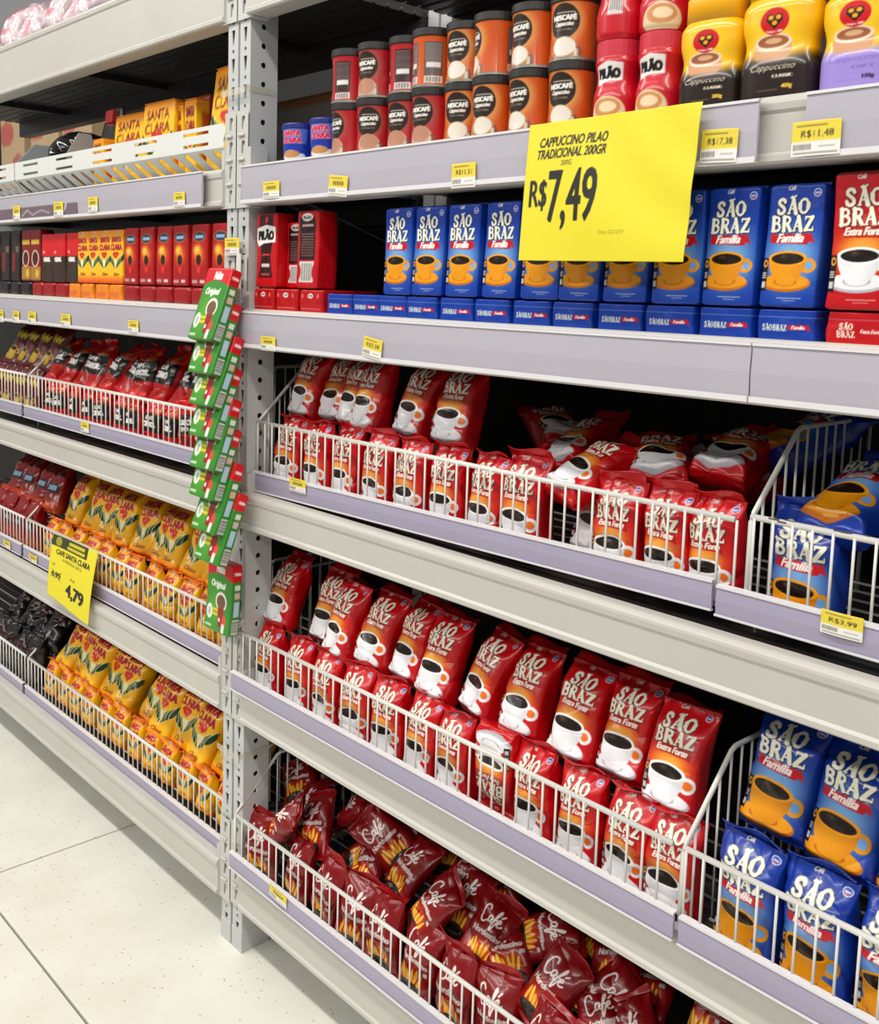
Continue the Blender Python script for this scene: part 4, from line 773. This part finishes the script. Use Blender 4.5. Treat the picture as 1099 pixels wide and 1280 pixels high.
put('pilf', .052, .030, zs + .048, 'red brick with white name label standing next to the post', 'coffee brick', 'red bricks beside the post', 1, 0, 0); put('pilb', .122, .050, zs + .048, 'red brick showing its barcode, half hidden behind its neighbour', 'coffee brick', 'red bricks beside the post', 1, 0, 0, scale=.88)
put('pilb', .194, .030, zs + .048, 'red brick showing its barcode side at the edge of the dark gap', 'coffee brick', 'red bricks beside the post', 1, -3, 0); put('pilf', .245, .27, zs + .002, 'red brick with white label deep in the dark gap', 'coffee brick', 'red bricks beside the post', 0, 0, 0)
for i, x in enumerate((.048, .128, .212)): put('pilly', x, .078, zs, '%s red brick from the post lying on the shelf edge' % ORD[i], 'coffee brick', 'red bricks lying by the post', 0, rr(-1, 1), 0)
# cappuccino shelf
zs = RB[1][1] - .003
TX = [.283, .358, .436, .510, .583, .657, .738, .819]
LOW = ['r', 'r', 'r', 'r', 'o', 'o', 'o', 'o']; UPR = ['r', 'r', 'r', 'o', 'o', 'o', 'o', 'o']; UY = [165, 8, 170, 190, 6, -42, -8, 10]; LY = [-12, 22, 8, 6, 18, 6, -6, 6]
for i, x in enumerate(TX):
    yy = .040 + (.008 if i in (2, 4) else 0)
    put('tin_' + LOW[i], x, yy, zs + .003, '%s %s cappuccino tin from the blue tubs, lower row' % (ORD[i], 'red' if LOW[i] == 'r' else 'orange'), 'coffee tin', 'cappuccino tins', 0, LY[i])
    put('tin_' + UPR[i], x + rr(-.002, .002), yy, zs + .003 + .0972, '%s %s cappuccino tin from the blue tubs, upper row' % (ORD[i], 'red' if UPR[i] == 'r' else 'orange'), 'coffee tin', 'cappuccino tins', 0, UY[i])
for i, x in enumerate((.905, .979)):
    put('jar', x, .040, zs, '%s waisted red cappuccino jar, lower row beside the tins' % ORD[i], 'cappuccino jar', 'waisted red jars', 0, 8 - 6 * i); put('jar', x, .040, zs + .1146, '%s waisted red cappuccino jar, upper row beside the tins' % ORD[i], 'cappuccino jar', 'waisted red jars', 0, (-105, 25)[i])
put('j3a', 1.066, .034, zs, 'yellow and black cappuccino jar beside the red jars', 'cappuccino jar', 'flat yellow jars', 0, 4); put('j3b', 1.162, .034, zs, 'largest yellow and black cappuccino jar, second from the red jars', 'cappuccino jar', 'flat yellow jars', 0, 4); put('j3c', 1.264, .034, zs, 'yellow and lilac cappuccino jar at the right edge', 'cappuccino jar', 'flat yellow jars', 0, 2)
for i, (x, y) in enumerate(((.085, .064), (.185, .060))): put('tub', x, y, zs, ('small blue cappuccino tub nearest the post', 'small blue cappuccino tub beside the red tins')[i], 'cappuccino tub', 'blue tubs', 0, 20)
# brown cartons behind the tins
def carton(name, x0, x1, y0, y1, z0, z1, col, label, cat='carton', flap=True, marks=None):
    e = empty(name, ((x0 + x1) / 2, y0, z0)); tag(e, label, cat); w = (x1 - x0) / 2; d = y1 - y0; h = z1 - z0
    c = Cv(max(w * 200, 4), max(h * 100, 4), col, 5)
    if marks:
        for (a, b_, rx, ry, cl) in marks: c.fill(c.el(a * c.w, b_ * c.h, rx * c.w, ry * c.h), cl)
    f = lambda u, v: (-w + 2 * w * u, -.0008 + .001 * math.sin(9 * u + 5 * v), .001 + (h - .002) * v)
    me = sheet_mesh('front_panel_board', c, f, 40, 26, 'carton', .0006); link('front_panel', me, parent=e)
    b_ = box_mesh('body_board', -w, w, 0.0005, d, 0, h, 'carton', .0015); plain(b_, col); link('body', b_, parent=e)
    if flap:
        g = box_mesh('tape_strip_film', -w * .98, w * .98, d * .45, d * .58, h - .0006, h + .0006, 'tape'); link('tape_strip', g, parent=e)
    return e
carton('display_carton', -.62, -.12, .43, .55, zs, zs + .255, (.50, .50, .49), 'grey display carton with a brown upper edge at the back behind the blue tubs', marks=[(0, 1.0, .7, .09, (.55, .32, .12)), (-.18, .45, .05, .10, (.80, .66, .12)), (.12, .42, .05, .10, (.80, .66, .12)), (.32, .48, .05, .1, (.80, .66, .12))])

# ================================================================== GOODS, LEFT BAY
zs = LB[2][1] - .003
def lrow(spec, y, z, tag_, grp, cat, **k):
    for i, (kind, x, lab) in enumerate(spec): put(kind, x, y, z, lab, cat, grp, rr(0, 2), rr(-2, 2), rr(-.8, .8), **k)
S = [('tres', -.125, 'dark red carton with blue oval, half hidden behind the post')]
for i, x in enumerate((-.215, -.300, -.382, -.465, -.548)): S.append(('tres', x + .002, '%s dark red carton with blue oval standing left of the green cartons' % ORD[i]))
for i, x in enumerate((-.640, -.706, -.772, -.838)): S.append(('yelbox', x + .012, '%s yellow foil brick standing, counted from the dark red cartons' % ORD[i]))
for i, x in enumerate((-.893, -.978, -1.063)): S.append(('cirbox', x, '%s carton with red top and brown base, from the yellow bricks' % ORD[i]))
for i, x in enumerate((-1.150, -1.222)): S.append(('cupbox', x, '%s maroon carton with a coffee cup, from the red and brown cartons' % ORD[i]))
for i, x in enumerate((-1.305, -1.385, -1.465)): S.append(('darkbox', x, '%s dark carton at the left edge of the carton shelf' % ORD[i]))
lrow(S, .026, zs + .0435, '', 'cartons standing on the far shelf', 'coffee carton')
for i in range(16):
    x = -.125 - i * .0845; kind = 'lyplain_red' if i < 6 else 'lyplain_yel' if i < 10 else 'lyplain_red' if i < 13 else 'lyplain_dark'
    nm = {'lyplain_red': 'red', 'lyplain_yel': 'orange', 'lyplain_dark': 'dark'}[kind]
    put(kind, x, .068, zs, '%s carton from the post lying in the far row, %s ends out' % (ORD[i], nm), 'coffee carton', 'cartons lying on the far shelf', 0, rr(-2, 2), 0)
# black and red bags
G = 'black and red bags'; zb = E3 + .027
for i in range(12): put('cirol', -.165 - i * .092 + rr(-.008, .008), .060, zb, '%s black and red bag from the post, lower row' % ORD[i], 'coffee bag', G, rr(0, 6), rr(-10, 10), rr(-6, 6), flip=(i == 2), scale=.78)
for i in range(12): put('cirol', -.170 - i * .092 + rr(-.012, .012), .074 + rr(-.01, .01), zb + .102 + rr(-.006, .006), '%s black and red bag from the post, upper row' % ORD[i], 'coffee bag', G, rr(22, 36), rr(-14, 10), rr(-14, 14))
for i in range(4): put('plum', -1.300 - i * .095, .060, zb, '%s plum bag with yellow name, lower row at far left' % ORD[i], 'coffee bag', 'plum bags', 3, rr(-6, 6), 0, scale=.93)
for i in range(4): put('plum', -1.262 - i * .095, .085, zb + .132, '%s plum bag with yellow name, upper row at far left' % ORD[i], 'coffee bag', 'plum bags', 24, rr(-6, 6), 6)
# yellow bags, upper basket
G = 'yellow bags in the far upper basket'; zb = E4 + .027
for i in range(12): put('yellow', -.165 - i * .0925 + rr(-.006, .006), .060, zb, '%s yellow coffee bag from the post, far upper basket, lower row' % ORD[i], 'coffee bag', G, rr(2, 8), rr(-8, 8), rr(-4, 4), scale=.78, seal=rr(60, 100))
for i, x in enumerate((-.30, -.405, -.510, -.590, -.680, -.800, -.900, -1.000, -1.125)): put('yellow', x + rr(-.008, .008), .112, zb + .094, '%s yellow coffee bag from the post, far upper basket, upper row' % ORD[i], 'coffee bag', G, rr(14, 22), rr(-6, 6), rr(-5, 8), scale=1.14)
for i in range(4): put('darklab', -1.320 - i * .094, .060, zb, '%s dark red bag with pale label, lower, far left of the yellow bags' % ORD[i], 'coffee bag', 'dark red bags far left', 3, rr(-6, 6), 0, scale=.93)
for i in range(4): put('darklab', -1.270 - i * .100, .09, zb + .118, '%s dark red bag with pale label, upper, far left of the yellow bags' % ORD[i], 'coffee bag', 'dark red bags far left', 26, rr(-6, 6), rr(-6, 6))
# yellow bags, lower basket
G = 'yellow bags in the far lower basket'; zb = E5 + .027
for i in range(12): put('yellow', -.165 - i * .0925 + rr(-.006, .006), .060, zb, '%s yellow coffee bag from the post, far lower basket, lower row' % ORD[i], 'coffee bag', G, rr(1, 5), rr(-6, 6), rr(-3, 3), scale=.70, seal=rr(40, 100))
for i, x in enumerate((-.170, -.240, -.335, -.440, -.540, -.625, -.770, -.870, -.965, -1.060, -1.160)): put('yellow', x + rr(-.006, .006), (.092 + (.012 if i % 2 else -.006)), zb + .072 + rr(-.004, .004), '%s yellow coffee bag from the post, far lower basket, upper row' % ORD[i], 'coffee bag', G, rr(20, 28), rr(-6, 4), rr(-2, 8), scale=1.16)
for i in range(4): put('blackbag', -1.320 - i * .094, .060, zb, '%s black bag, lower row, far left near the floor' % ORD[i], 'coffee bag', 'black bags far left', 3, rr(-6, 6), 0, scale=.93)
for i in range(4): put('blackbag', -1.290 - i * .100, .085, zb + .105, '%s black bag, upper row, far left near the floor' % ORD[i], 'coffee bag', 'black bags far left', 40, rr(-30, 30), rr(-20, 20))
# green filter cartons hung down the post
FZ = [1.378, 1.309, 1.243, 1.177, 1.111, 1.050, .980, .918]; FX = [-.024, -.023, -.019, -.019, -.015, -.017, -.008, .006]
for i in range(9):
    if i < 8: put('filter', FX[i], -.092, FZ[i], '%s green coffee filter carton from the top of the hanging strip' % ORD[i], 'filter carton', 'filter cartons hanging on the post', 19 + rr(-1, 1), -1, rr(-1, 1))
    else: put('filter', -.026, -.046, .752, 'lowest green coffee filter carton, hanging straight below the fanned ones', 'filter carton', 'filter cartons hanging on the post', 4, 0, 0)
st = tag(link('hanging_strip', box_mesh('hanging_strip_tape', -.028, -.012, -.0135, -.012, .80, 1.56, 'tray_white')), 'thin white strip the green cartons hang from', 'strip')

# white perforated trays on the far top shelf
def tray(label, xa, xb):
    e = empty('display_tray', (xa, .022, LB[1][1] - .003)); tag(e, label, 'display tray', 'white perforated trays'); L2 = xb - xa; z1, zm = .098, .048; f = lambda u, v, d: (u, -.030 + d, v); bm = bmesh.new(); n = max(1, round(L2 / .225)); cw = L2 / n
    for k in range(n):
        for (va, vb) in ((zm, .5 * (zm + z1)), (.5 * (zm + z1), z1)): hole_cell(bm, (k * cw, (k + 1) * cw, va, vb), [((k + .5) * cw - .055, (va + vb) / 2 - .0035), ((k + .5) * cw + .055, (va + vb) / 2 - .0035), ((k + .5) * cw + .055, (va + vb) / 2 + .0035), ((k + .5) * cw - .055, (va + vb) / 2 + .0035)], f, .003)
    link('slotted_lip', bm_mesh('slotted_lip_sheet', bm, 'tray_white'), parent=e); bm = bmesh.new(); n = round(L2 / .062); cw = L2 / n; g = lambda u, v, d: (u, -.030 + (zm - v) * 1.0 + d, v)
    for k in range(n): hole_cell(bm, (k * cw, (k + 1) * cw, 0.0, zm), [((k + .34) * cw + .006, .005), ((k + .80) * cw + .006, .005), ((k + .62) * cw - .010, .042), ((k + .44) * cw - .012, .045), ((k + .22) * cw - .008, .041)], g, .003)
    link('slotted_slope', bm_mesh('slotted_slope_sheet', bm, 'tray_white'), parent=e); link('base', box_mesh('base_sheet', 0, L2, .018, .36, 0, .003, 'tray_white'), parent=e)
    for xx in ([.002, L2 * .30] if L2 < 1.25 else [L2 - .006]):
        q_ = .38 if xx > .1 and L2 < 1.25 else 1.; V = [(xx, -.024, .05), (xx, -.024, .098), (xx, .03 * q_, .158), (xx, .12 * q_, .158), (xx, .17 * q_, .10), (xx, .17 * q_, .0), (xx, .02, .0)]; V += [(a + .003, b_, c) for a, b_, c in V]; q = 7
        bm = bmesh.new(); vs = [bm.verts.new(v) for v in V]; bm.faces.new(vs[:q][::-1]); bm.faces.new(vs[q:])
        for i in range(q): bm.faces.new((vs[i], vs[(i + 1) % q], vs[q + (i + 1) % q], vs[q + i]))
        link('divider', bm_mesh('divider_sheet', bm, 'divider_grey'), parent=e)
tray('long white perforated tray ending at the post', -1.262, -.092); tray('white perforated tray at the left edge', XL, -1.268)
def sbox(x, y, z, w, d, h, yaw, lean, label, cv, front=True):
    key = ('sbox', label); me = ring_mesh('tea_carton_skin', cv, w, d, h, 22, brick_prof, 40, 14, 3, 40, 0, 0, 1, 'carton'); o = link('tea_carton', me, M=Matrix.Translation((x, y, z)) @ Matrix.Rotation(math.radians(yaw), 4, 'Z') @ Matrix.Rotation(math.radians(-lean), 4, 'X')); tag(o, label, 'carton')
    t_ = box_mesh('top_flap_board', -w * .48, w * .48, -d * .48, d * .48, h - .001, h + .0006, 'carton'); plain(t_, (.92, .55, .10)); link('top_flap', t_, parent=o)
def scv(w, h, d): 
    c = Cv((2 * w + 2 * d) * 104, h * 100, (.97, .76, .08), 16); W, H = w * 100, h * 100; c.fill(np.clip((c.Y - H * .8) / (H * .2), 0, 1) * .8, (.95, .50, .10)); c.fill(c.text('SANTA', 0, H * .84, H * .13, W * .72, (.2, .15)), (.45, .04, .12)); c.fill(c.text('CLARA', 0, H * .68, H * .14, W * .8, (.22, .16)), (.55, .05, .12)); leaf_v(c, 0, H * .38, W * .105)
    for sg in (-1, 1): c.fill(c.rect(sg * (W / 2 + d * 50) - d * 32, H * .2, sg * (W / 2 + d * 50) + d * 32, H * .85), (.86, .38, .08)); c.fill(c.rect(sg * (W / 2 + d * 50) - d * 12, H * .3, sg * (W / 2 + d * 50) + d * 12, H * .7), (.35, .2, .12))
    return c
zt = LB[1][1] + .001
sbox(at(155, 150, .075)[0], .105, zt, .155, .06, .190, 3, 5, 'yellow and orange carton with dark red name, left of its twin', scv(.155, .19, .06)); sbox(at(192, 145, .065)[0], .092, zt, .150, .06, .200, 2, 5, 'yellow and orange carton with dark red name, right of its twin', scv(.15, .20, .06))
sbox(at(219, 145, .09)[0], .15, zt, .05, .12, .190, 6, 0, 'narrow orange carton end-on, beside the yellow cartons', scv(.05, .19, .10)); sbox(at(236, 145, .09)[0], .15, zt, .05, .12, .195, 4, 0, 'second narrow orange carton end-on, nearer the post', scv(.05, .195, .10)); sbox(at(285, 100, .05)[0] - .045, .085, zt, .15, .06, .245, -4, 7, 'tall yellow carton leaning in the tray right next to the post', scv(.15, .245, .06))
carton('shipping_carton', at(245, 130, .13)[0] - .01, at(262, 130, .13)[0], .13, .23, zt, zt + .21, (.52, .20, .10), 'reddish brown carton behind the narrow orange cartons')
sbox(-.850, .085, zt, .06, .05, .135, 0, 0, 'small orange carton low beside the grey divider', scv(.06, .135, .05))
cv_cone = generic(40, 20, (.24, .22, .21), [lambda c: c.fill(c.rect(-2.4, 15.5, 2.4, 19), (.78, .18, .18)), lambda c: c.fill(c.rect(-1.2, 16.6, 1.2, 18), (.9, .6, .55)), lambda c: [c.fill(c.el(-3 + k * 1.2, 6 + 4 * math.sin(k * 2.), .8, 1.6, k), (.38, .36, .34)) for k in range(6)]], 12)
o = link('filter_holder_pack', ring_mesh('filter_holder_pack_shell', cv_cone, .15, .05, .215, 2.6, lambda v: (1 - .42 * v ** 3, 1 - .7 * v), 36, 8, 5, 50, .002, 0, 4, 'film', front=.5), M=Matrix.Translation((at(136, 150, .12)[0], .12, zt + .02)) @ Matrix.Rotation(math.radians(-6), 4, 'X')); tag(o, 'grey clear-plastic pack with a red badge standing in the tray', 'plastic pack')
link('badge', plain(box_mesh('badge_card', -.022, .022, -.0195, YG - .0145, .172, .205, 'carton', .0006), (.80, .20, .20)), parent=o)
cv_dk = generic(40, 20, (.10, .09, .10), [lambda c: c.fill(c.rect(-3, 13, 3, 17), (.75, .22, .22)), lambda c: c.fill(c.el(0, 6, 4, 3), (.28, .27, .26))], 12)
o = link('coffee_mug_pack', ring_mesh('coffee_mug_pack_shell', cv_dk, .12, .09, .16, 2.4, pillow_prof, 36, 8, 5, 40, .003, .002, 6, 'film_clear'), M=Matrix.Translation((at(62, 180, .05)[0], .045, zt + .112)) @ Matrix.Rotation(math.radians(-20), 4, 'Z') @ Matrix.Rotation(math.radians(-70), 4, 'X')); tag(o, 'black glossy pack with red patch lying in the tray', 'plastic pack')
link('end_band', plain(box_mesh('end_band_card', -.045, .045, -.004, .004, .150, .162, 'carton', .001), (.55, .54, .52)), parent=o)
carton('shipping_carton', -1.12, -.90, .28, .42, zt, zt + .20, (.20, .15, .33), 'dark purple carton in the tray behind the black pack'); carton('shipping_carton', -1.12, -.92, .44, .55, zt, zt + .26, (.88, .87, .84), 'white carton showing behind the purple carton')
G = 'green and red bags in the left tray'
cv_gr = generic(30, 16, (.24, .45, .16), [lambda c: c.fill(np.clip((c.Y - 10) / 2, 0, 1), (.72, .08, .10)), lambda c: c.fill(c.el(0, 5, 2.5, 2), (.55, .62, .30))]); bag_kind('greenbag', 'coffee_bag', cv_gr, .09, .056, .16, (.75, .1, .1), 1, 40, 54)
for i in range(2): put('greenbag', -1.38 - .11 * i, .085, zt + .045, '%s green and red bag lying in the tray at the left edge' % ORD[i], 'coffee bag', G, 38, rr(-10, 10), 10)
# cartons on the rack behind, seen under the top deck
mk = [(-.25, .7, .3, .15, (.78, .38, .33)), (.2, .35, .2, .08, (.75, .42, .36))]
for i, (a, b_) in enumerate(((-3.72, -3.40), (-3.32, -2.98), (-2.94, -2.62))): carton('shipping_carton', a, b_, .84, 1.15, 1.95, 2.36, (.80, .68, .52), ('tan shipping carton with red print, leftmost behind the tray shelf', 'tan shipping carton with red print, middle one behind the tray shelf', 'tan shipping carton with red print nearest the dark deck')[i], marks=mk)
e = empty('rear_rack', (-3.2, 1.0, 0)); tag(e, 'plain rack behind carrying the tan shipping cartons', 'rack')
link('shelf_board', box_mesh('shelf_board_sheet', -.8, .8, -.18, .18, 1.90, 1.948, 'upright_paint'), parent=e)
for xx in (-.78, .78): link('post', box_mesh('post_channel', xx - .02, xx + .02, -.16, .16, 0, 1.90, 'upright_paint'), parent=e)
# clear bags on the topmost far beam
for i, (x, y, le, ya, ro) in enumerate(((-.96, .05, 48, 10, 0), (-1.12, .04, 42, -16, 8), (-1.29, .05, 45, 14, -8), (-1.46, .04, 40, -8, 6), (-1.12, .24, 12, 10, 0), (-1.40, .24, 10, -12, 8))):
    put('clearbag', x, y, LB[0][1] + .022 + (.0 if i < 4 else .01), ('clear bag with pink goods at the end of the top heap', 'clear bag of grey and pink goods, second in the top heap', 'clear bag of pink goods, third in the top heap', 'clear bag at the very left of the top heap', 'clear bag on the top heap, right one of the upper two', 'clear bag on the top heap, left one of the upper two')[i], 'clear bag', 'clear bags on the top shelf', le, ya * .5, ro * .5, scale=.9)

# ================================================================== SIGNS AND TAGS
YEL = (.90, .845, .17); INK = (.13, .12, .09)
c = Cv(29.7, 21, YEL, 20)
c.fill(c.text('CAPPUCCINO PILAO', -6.2, 18.0, 1.45, 12.6, (.10, .06), .18), INK); c.fill(c.text('TRADICIONAL 200GR', -6.4, 16.2, 1.45, 13.0, (.12, .08), .18), INK); c.fill(c.text('200G', -6.9, 14.7, .8, 2.1, (.05, .04), .1), INK)
c.fill(c.text('R$', -12.0, 10.0, 4.8, 3.4, (.16, .14)), INK); c.fill(c.text('7,49', -5.4, 9.2, 9.0, 9.4, (.30, .28)), INK); c.fill(c.text('Data: 02/12/19', 2.6, 4.2, .6, 4.4, (.03, .03)) * .7, (.45, .43, .15))
yS = -.040; A = at(664, 157, yS); B_ = at(880, 127, yS); C_ = at(655, 326, yS); D_ = at(858, 328, yS)
def fs(u, v):
    tp = A * (1 - u) + B_ * u; bt = C_ * (1 - u) + D_ * u; p = bt * (1 - v) + tp * v
    return (p[0], p[1] - .010 * math.sin((1 - v) * 1.6) * (1 - .4 * u) + .0025 * math.sin(7 * u + 3 * v) * (1 - v) + .0012 * math.sin(15 * u * v + 4 * u) - .002, p[2])
tag(link('price_sign', sheet_mesh('price_sign_paper', c, fs, 250, 170, 'paper', .0004)), 'large yellow paper sign with a big black price over the blue bricks', 'price sign')
c = Cv(14.8, 21, YEL, 16)
c.fill(c.rect(-7.4, 17.4, 4.6, 21), (.24, .23, .10)); c.fill(c.rect(-1.8, 19.3, 3.6, 20.3), (.80, .76, .14)); c.fill(c.rect(-2.2, 17.9, 3.8, 18.8), (.80, .76, .14)); c.fill(c.el(-5.2, 19.2, 1.0, 1.5), (.62, .60, .14))
c.fill(c.text('CAFE SANTA CLARA', .2, 15.8, 1.7, 11.6, (.12, .08)), INK); c.fill(c.text('ALMOFADA 250 G', .2, 13.9, .9, 6.8, (.05, .04)), INK); c.fill(c.text('DE', -5.8, 11.2, .7, 1.0, (.04, .04)), INK); c.fill(c.text('POR', 1.2, 9.4, .8, 1.6, (.05, .04)), INK)
c.fill(c.text('4,99', -4.8, 8.0, 2.3, 3.4, (.18, .12)), INK); c.fill(c.stroke([(-6.6, 6.9), (-2.9, 9.6)], .14), INK); c.fill(c.stroke([(-6.2, 9.4), (-3.2, 6.7)], .14), INK); c.fill(c.text('4,79', 2.2, 5.4, 4.6, 6.4, (.36, .26)), INK)
A2 = at(67, 667, .008); B2 = at(123, 690, .006); C2 = at(59, 742, -.030); D2 = at(110, 782, -.036)
def ft(u, v):
    p = (C2 * (1 - u) + D2 * u) * (1 - v) + (A2 * (1 - u) + B2 * u) * v; return (p[0], p[1] - .004 * math.sin(v * math.pi) + .0015 * math.sin(6 * u), p[2])
tag(link('price_sign', sheet_mesh('price_sign_paper', c, ft, 120, 150, 'paper', .0004)), 'small yellow paper sign with crossed-out price on the yellow bag basket', 'price sign')
def price_tag(px0, py0, px1, py1, y, price, label, rot=0., glare=False):
    a = at(px0, py0, y); b_ = at(px1, py1, y); w = max(.03, b_[0] - a[0]); h = max(.026, min(.045, abs(a[2] - b_[2]) + .004)); c = Cv(6, 4, (.92, .91, .89), 14)
    c.fill(c.rect(-3, 1.7, 3, 4), (.90, .81, .25)); c.fill(c.text(price, .2, 2.5, .95, 4.0, (.06, .05)) if price else c.rect(-1.6, 2.1, 1.9, 2.9) * (.55 + .45 * np.sin(c.X * 9)) * .8, INK); c.fill(c.rect(-2.4, 3.4, 1.4, 3.55) * .6, INK)
    for k in range(9): c.fill(c.rect(-2.7 + k * .26, .75, -2.6 + k * .26, 1.4), INK)
    c.fill(c.rect(-2.7, .3, 2.7, .45) * .6, INK); c.fill(c.rect(.4, 1.0, 2.4, 1.1) * .5, INK)
    f = lambda u, v: ((u - .5) * w, -.0016 * math.sin(u * 3.1), (v - .5) * h)
    o = link('price_tag', sheet_mesh('price_tag_paper', c, f, 56, 38, 'paper', .0004), M=Matrix.Translation(((a[0] + b_[0]) / 2, y, (a[2] + b_[2]) / 2)) @ Matrix.Rotation(math.radians(rot), 4, 'Y')); tag(o, label, 'price tag', 'yellow and white price tags')
y1 = YR - .0055
for a in [(329, 229, 349, 246, y1, '', 'price tag nearest the post under the blue tubs', 0), (411, 222, 434, 243, y1, '', 'glaring price tag under the red tins', 6), (565, 207, 594, 232, y1, 'R$11,51', 'price tag under the orange tins', 0), (877, 166, 921, 200, y1, 'R$17,38', 'price tag right of the big yellow sign', 2), (991, 156, 1050, 190, y1, 'R$11,48', 'price tag on the rail at the right under the lilac jar', 0), (326, 421, 344, 438, y1, '', 'price tag nearest the post under the red bricks', 0), (454, 423, 477, 448, y1, 'R$3,28', 'tilted price tag under the blue bricks', 8), (362, 597, 382, 617, YG - .0145, '', 'price tag on the upper red bag basket rail', 0), (1027, 762, 1078, 802, YG - .0145, 'R$3,99', 'price tag on the upper blue bag basket rail', 0), (337, 1106, 358, 1134, y1, '', 'faded price tag on the bottom pouch basket rail', 4),
          (16, 259, 25, 274, y1, '', 'price tag on the far tray rail, leftmost', 0), (67, 254, 79, 270, y1, '', 'price tag on the far tray rail, second from left', 0), (110, 248, 122, 264, y1, '', 'price tag on the far tray rail, third from left', 0), (217, 242, 231, 257, y1, '', 'price tag on the far tray rail near the post', 0), (0, 388, 4, 402, y1, '', 'price tag at the left edge of the carton rail', 0), (16, 389, 24, 403, y1, '', 'price tag on the carton rail, second from the left', 0), (35, 390, 45, 405, y1, '', 'price tag on the carton rail, third from the left', 0), (76, 393, 88, 409, y1, '', 'price tag on the carton rail, fourth from the left', 0), (160, 401, 173, 416, y1, '', 'price tag on the carton rail nearest the post', 0), (101, 527, 111, 541, YG - .0145, '', 'price tag on the black and red basket rail', 0), (4, 675, 13, 686, YG - .0145, '', 'price tag at the left on the yellow basket rail', 0), (36, 693, 46, 704, YG - .0145, '', 'price tag on the yellow basket rail left of the small sign', 0), (281, 299, 299, 318, -.0125, '', 'price tag stuck on the post above the green cartons', 0)]:
    price_tag(*a)
# printed strip on the far tray rail, tape on the post
c = Cv(30, 4, (.45, .38, .42), 8); c.fill(c.stroke([(-4, 1), (-2, 3), (0, 1.2), (3, 2.6), (6, 1.4)], .3), (.80, .77, .80)); c.fill(c.stroke([(9, .2), (11, 2.2), (11.4, 3.9)], .5), (.82, .79, .82))
a = at(0, 272, y1 + .001); b_ = at(96, 258, y1 + .001)
tag(link('shelf_strip', sheet_mesh('shelf_strip_card', c, lambda u, v: (a[0] - .05 + (b_[0] - a[0] + .05) * u, y1 + .002, W1[0] + .004 + .034 * v), 90, 10, 'carton', .0003)), 'purple printed card strip in the far tray rail', 'shelf strip')
def tape(z, label):
    bm = bmesh.new(); 
    for k, (xa, xb, ya, yb, dz) in enumerate(((-.092, -.001, -.0135, -.0125, 0), (-.0015, -.0005, -.0125, .06, .004))): box_bm(bm, xa, xb, ya, yb, z + dz, z + dz + .013)
    tag(link('tape_band', bm_mesh('tape_band_film', bm, 'tape')), label, 'tape', 'clear tape bands on the posts')
tape(1.885, 'clear tape band round both posts beside the tall yellow carton'); tape(.455, 'clear tape band round both posts low down by the yellow bags')
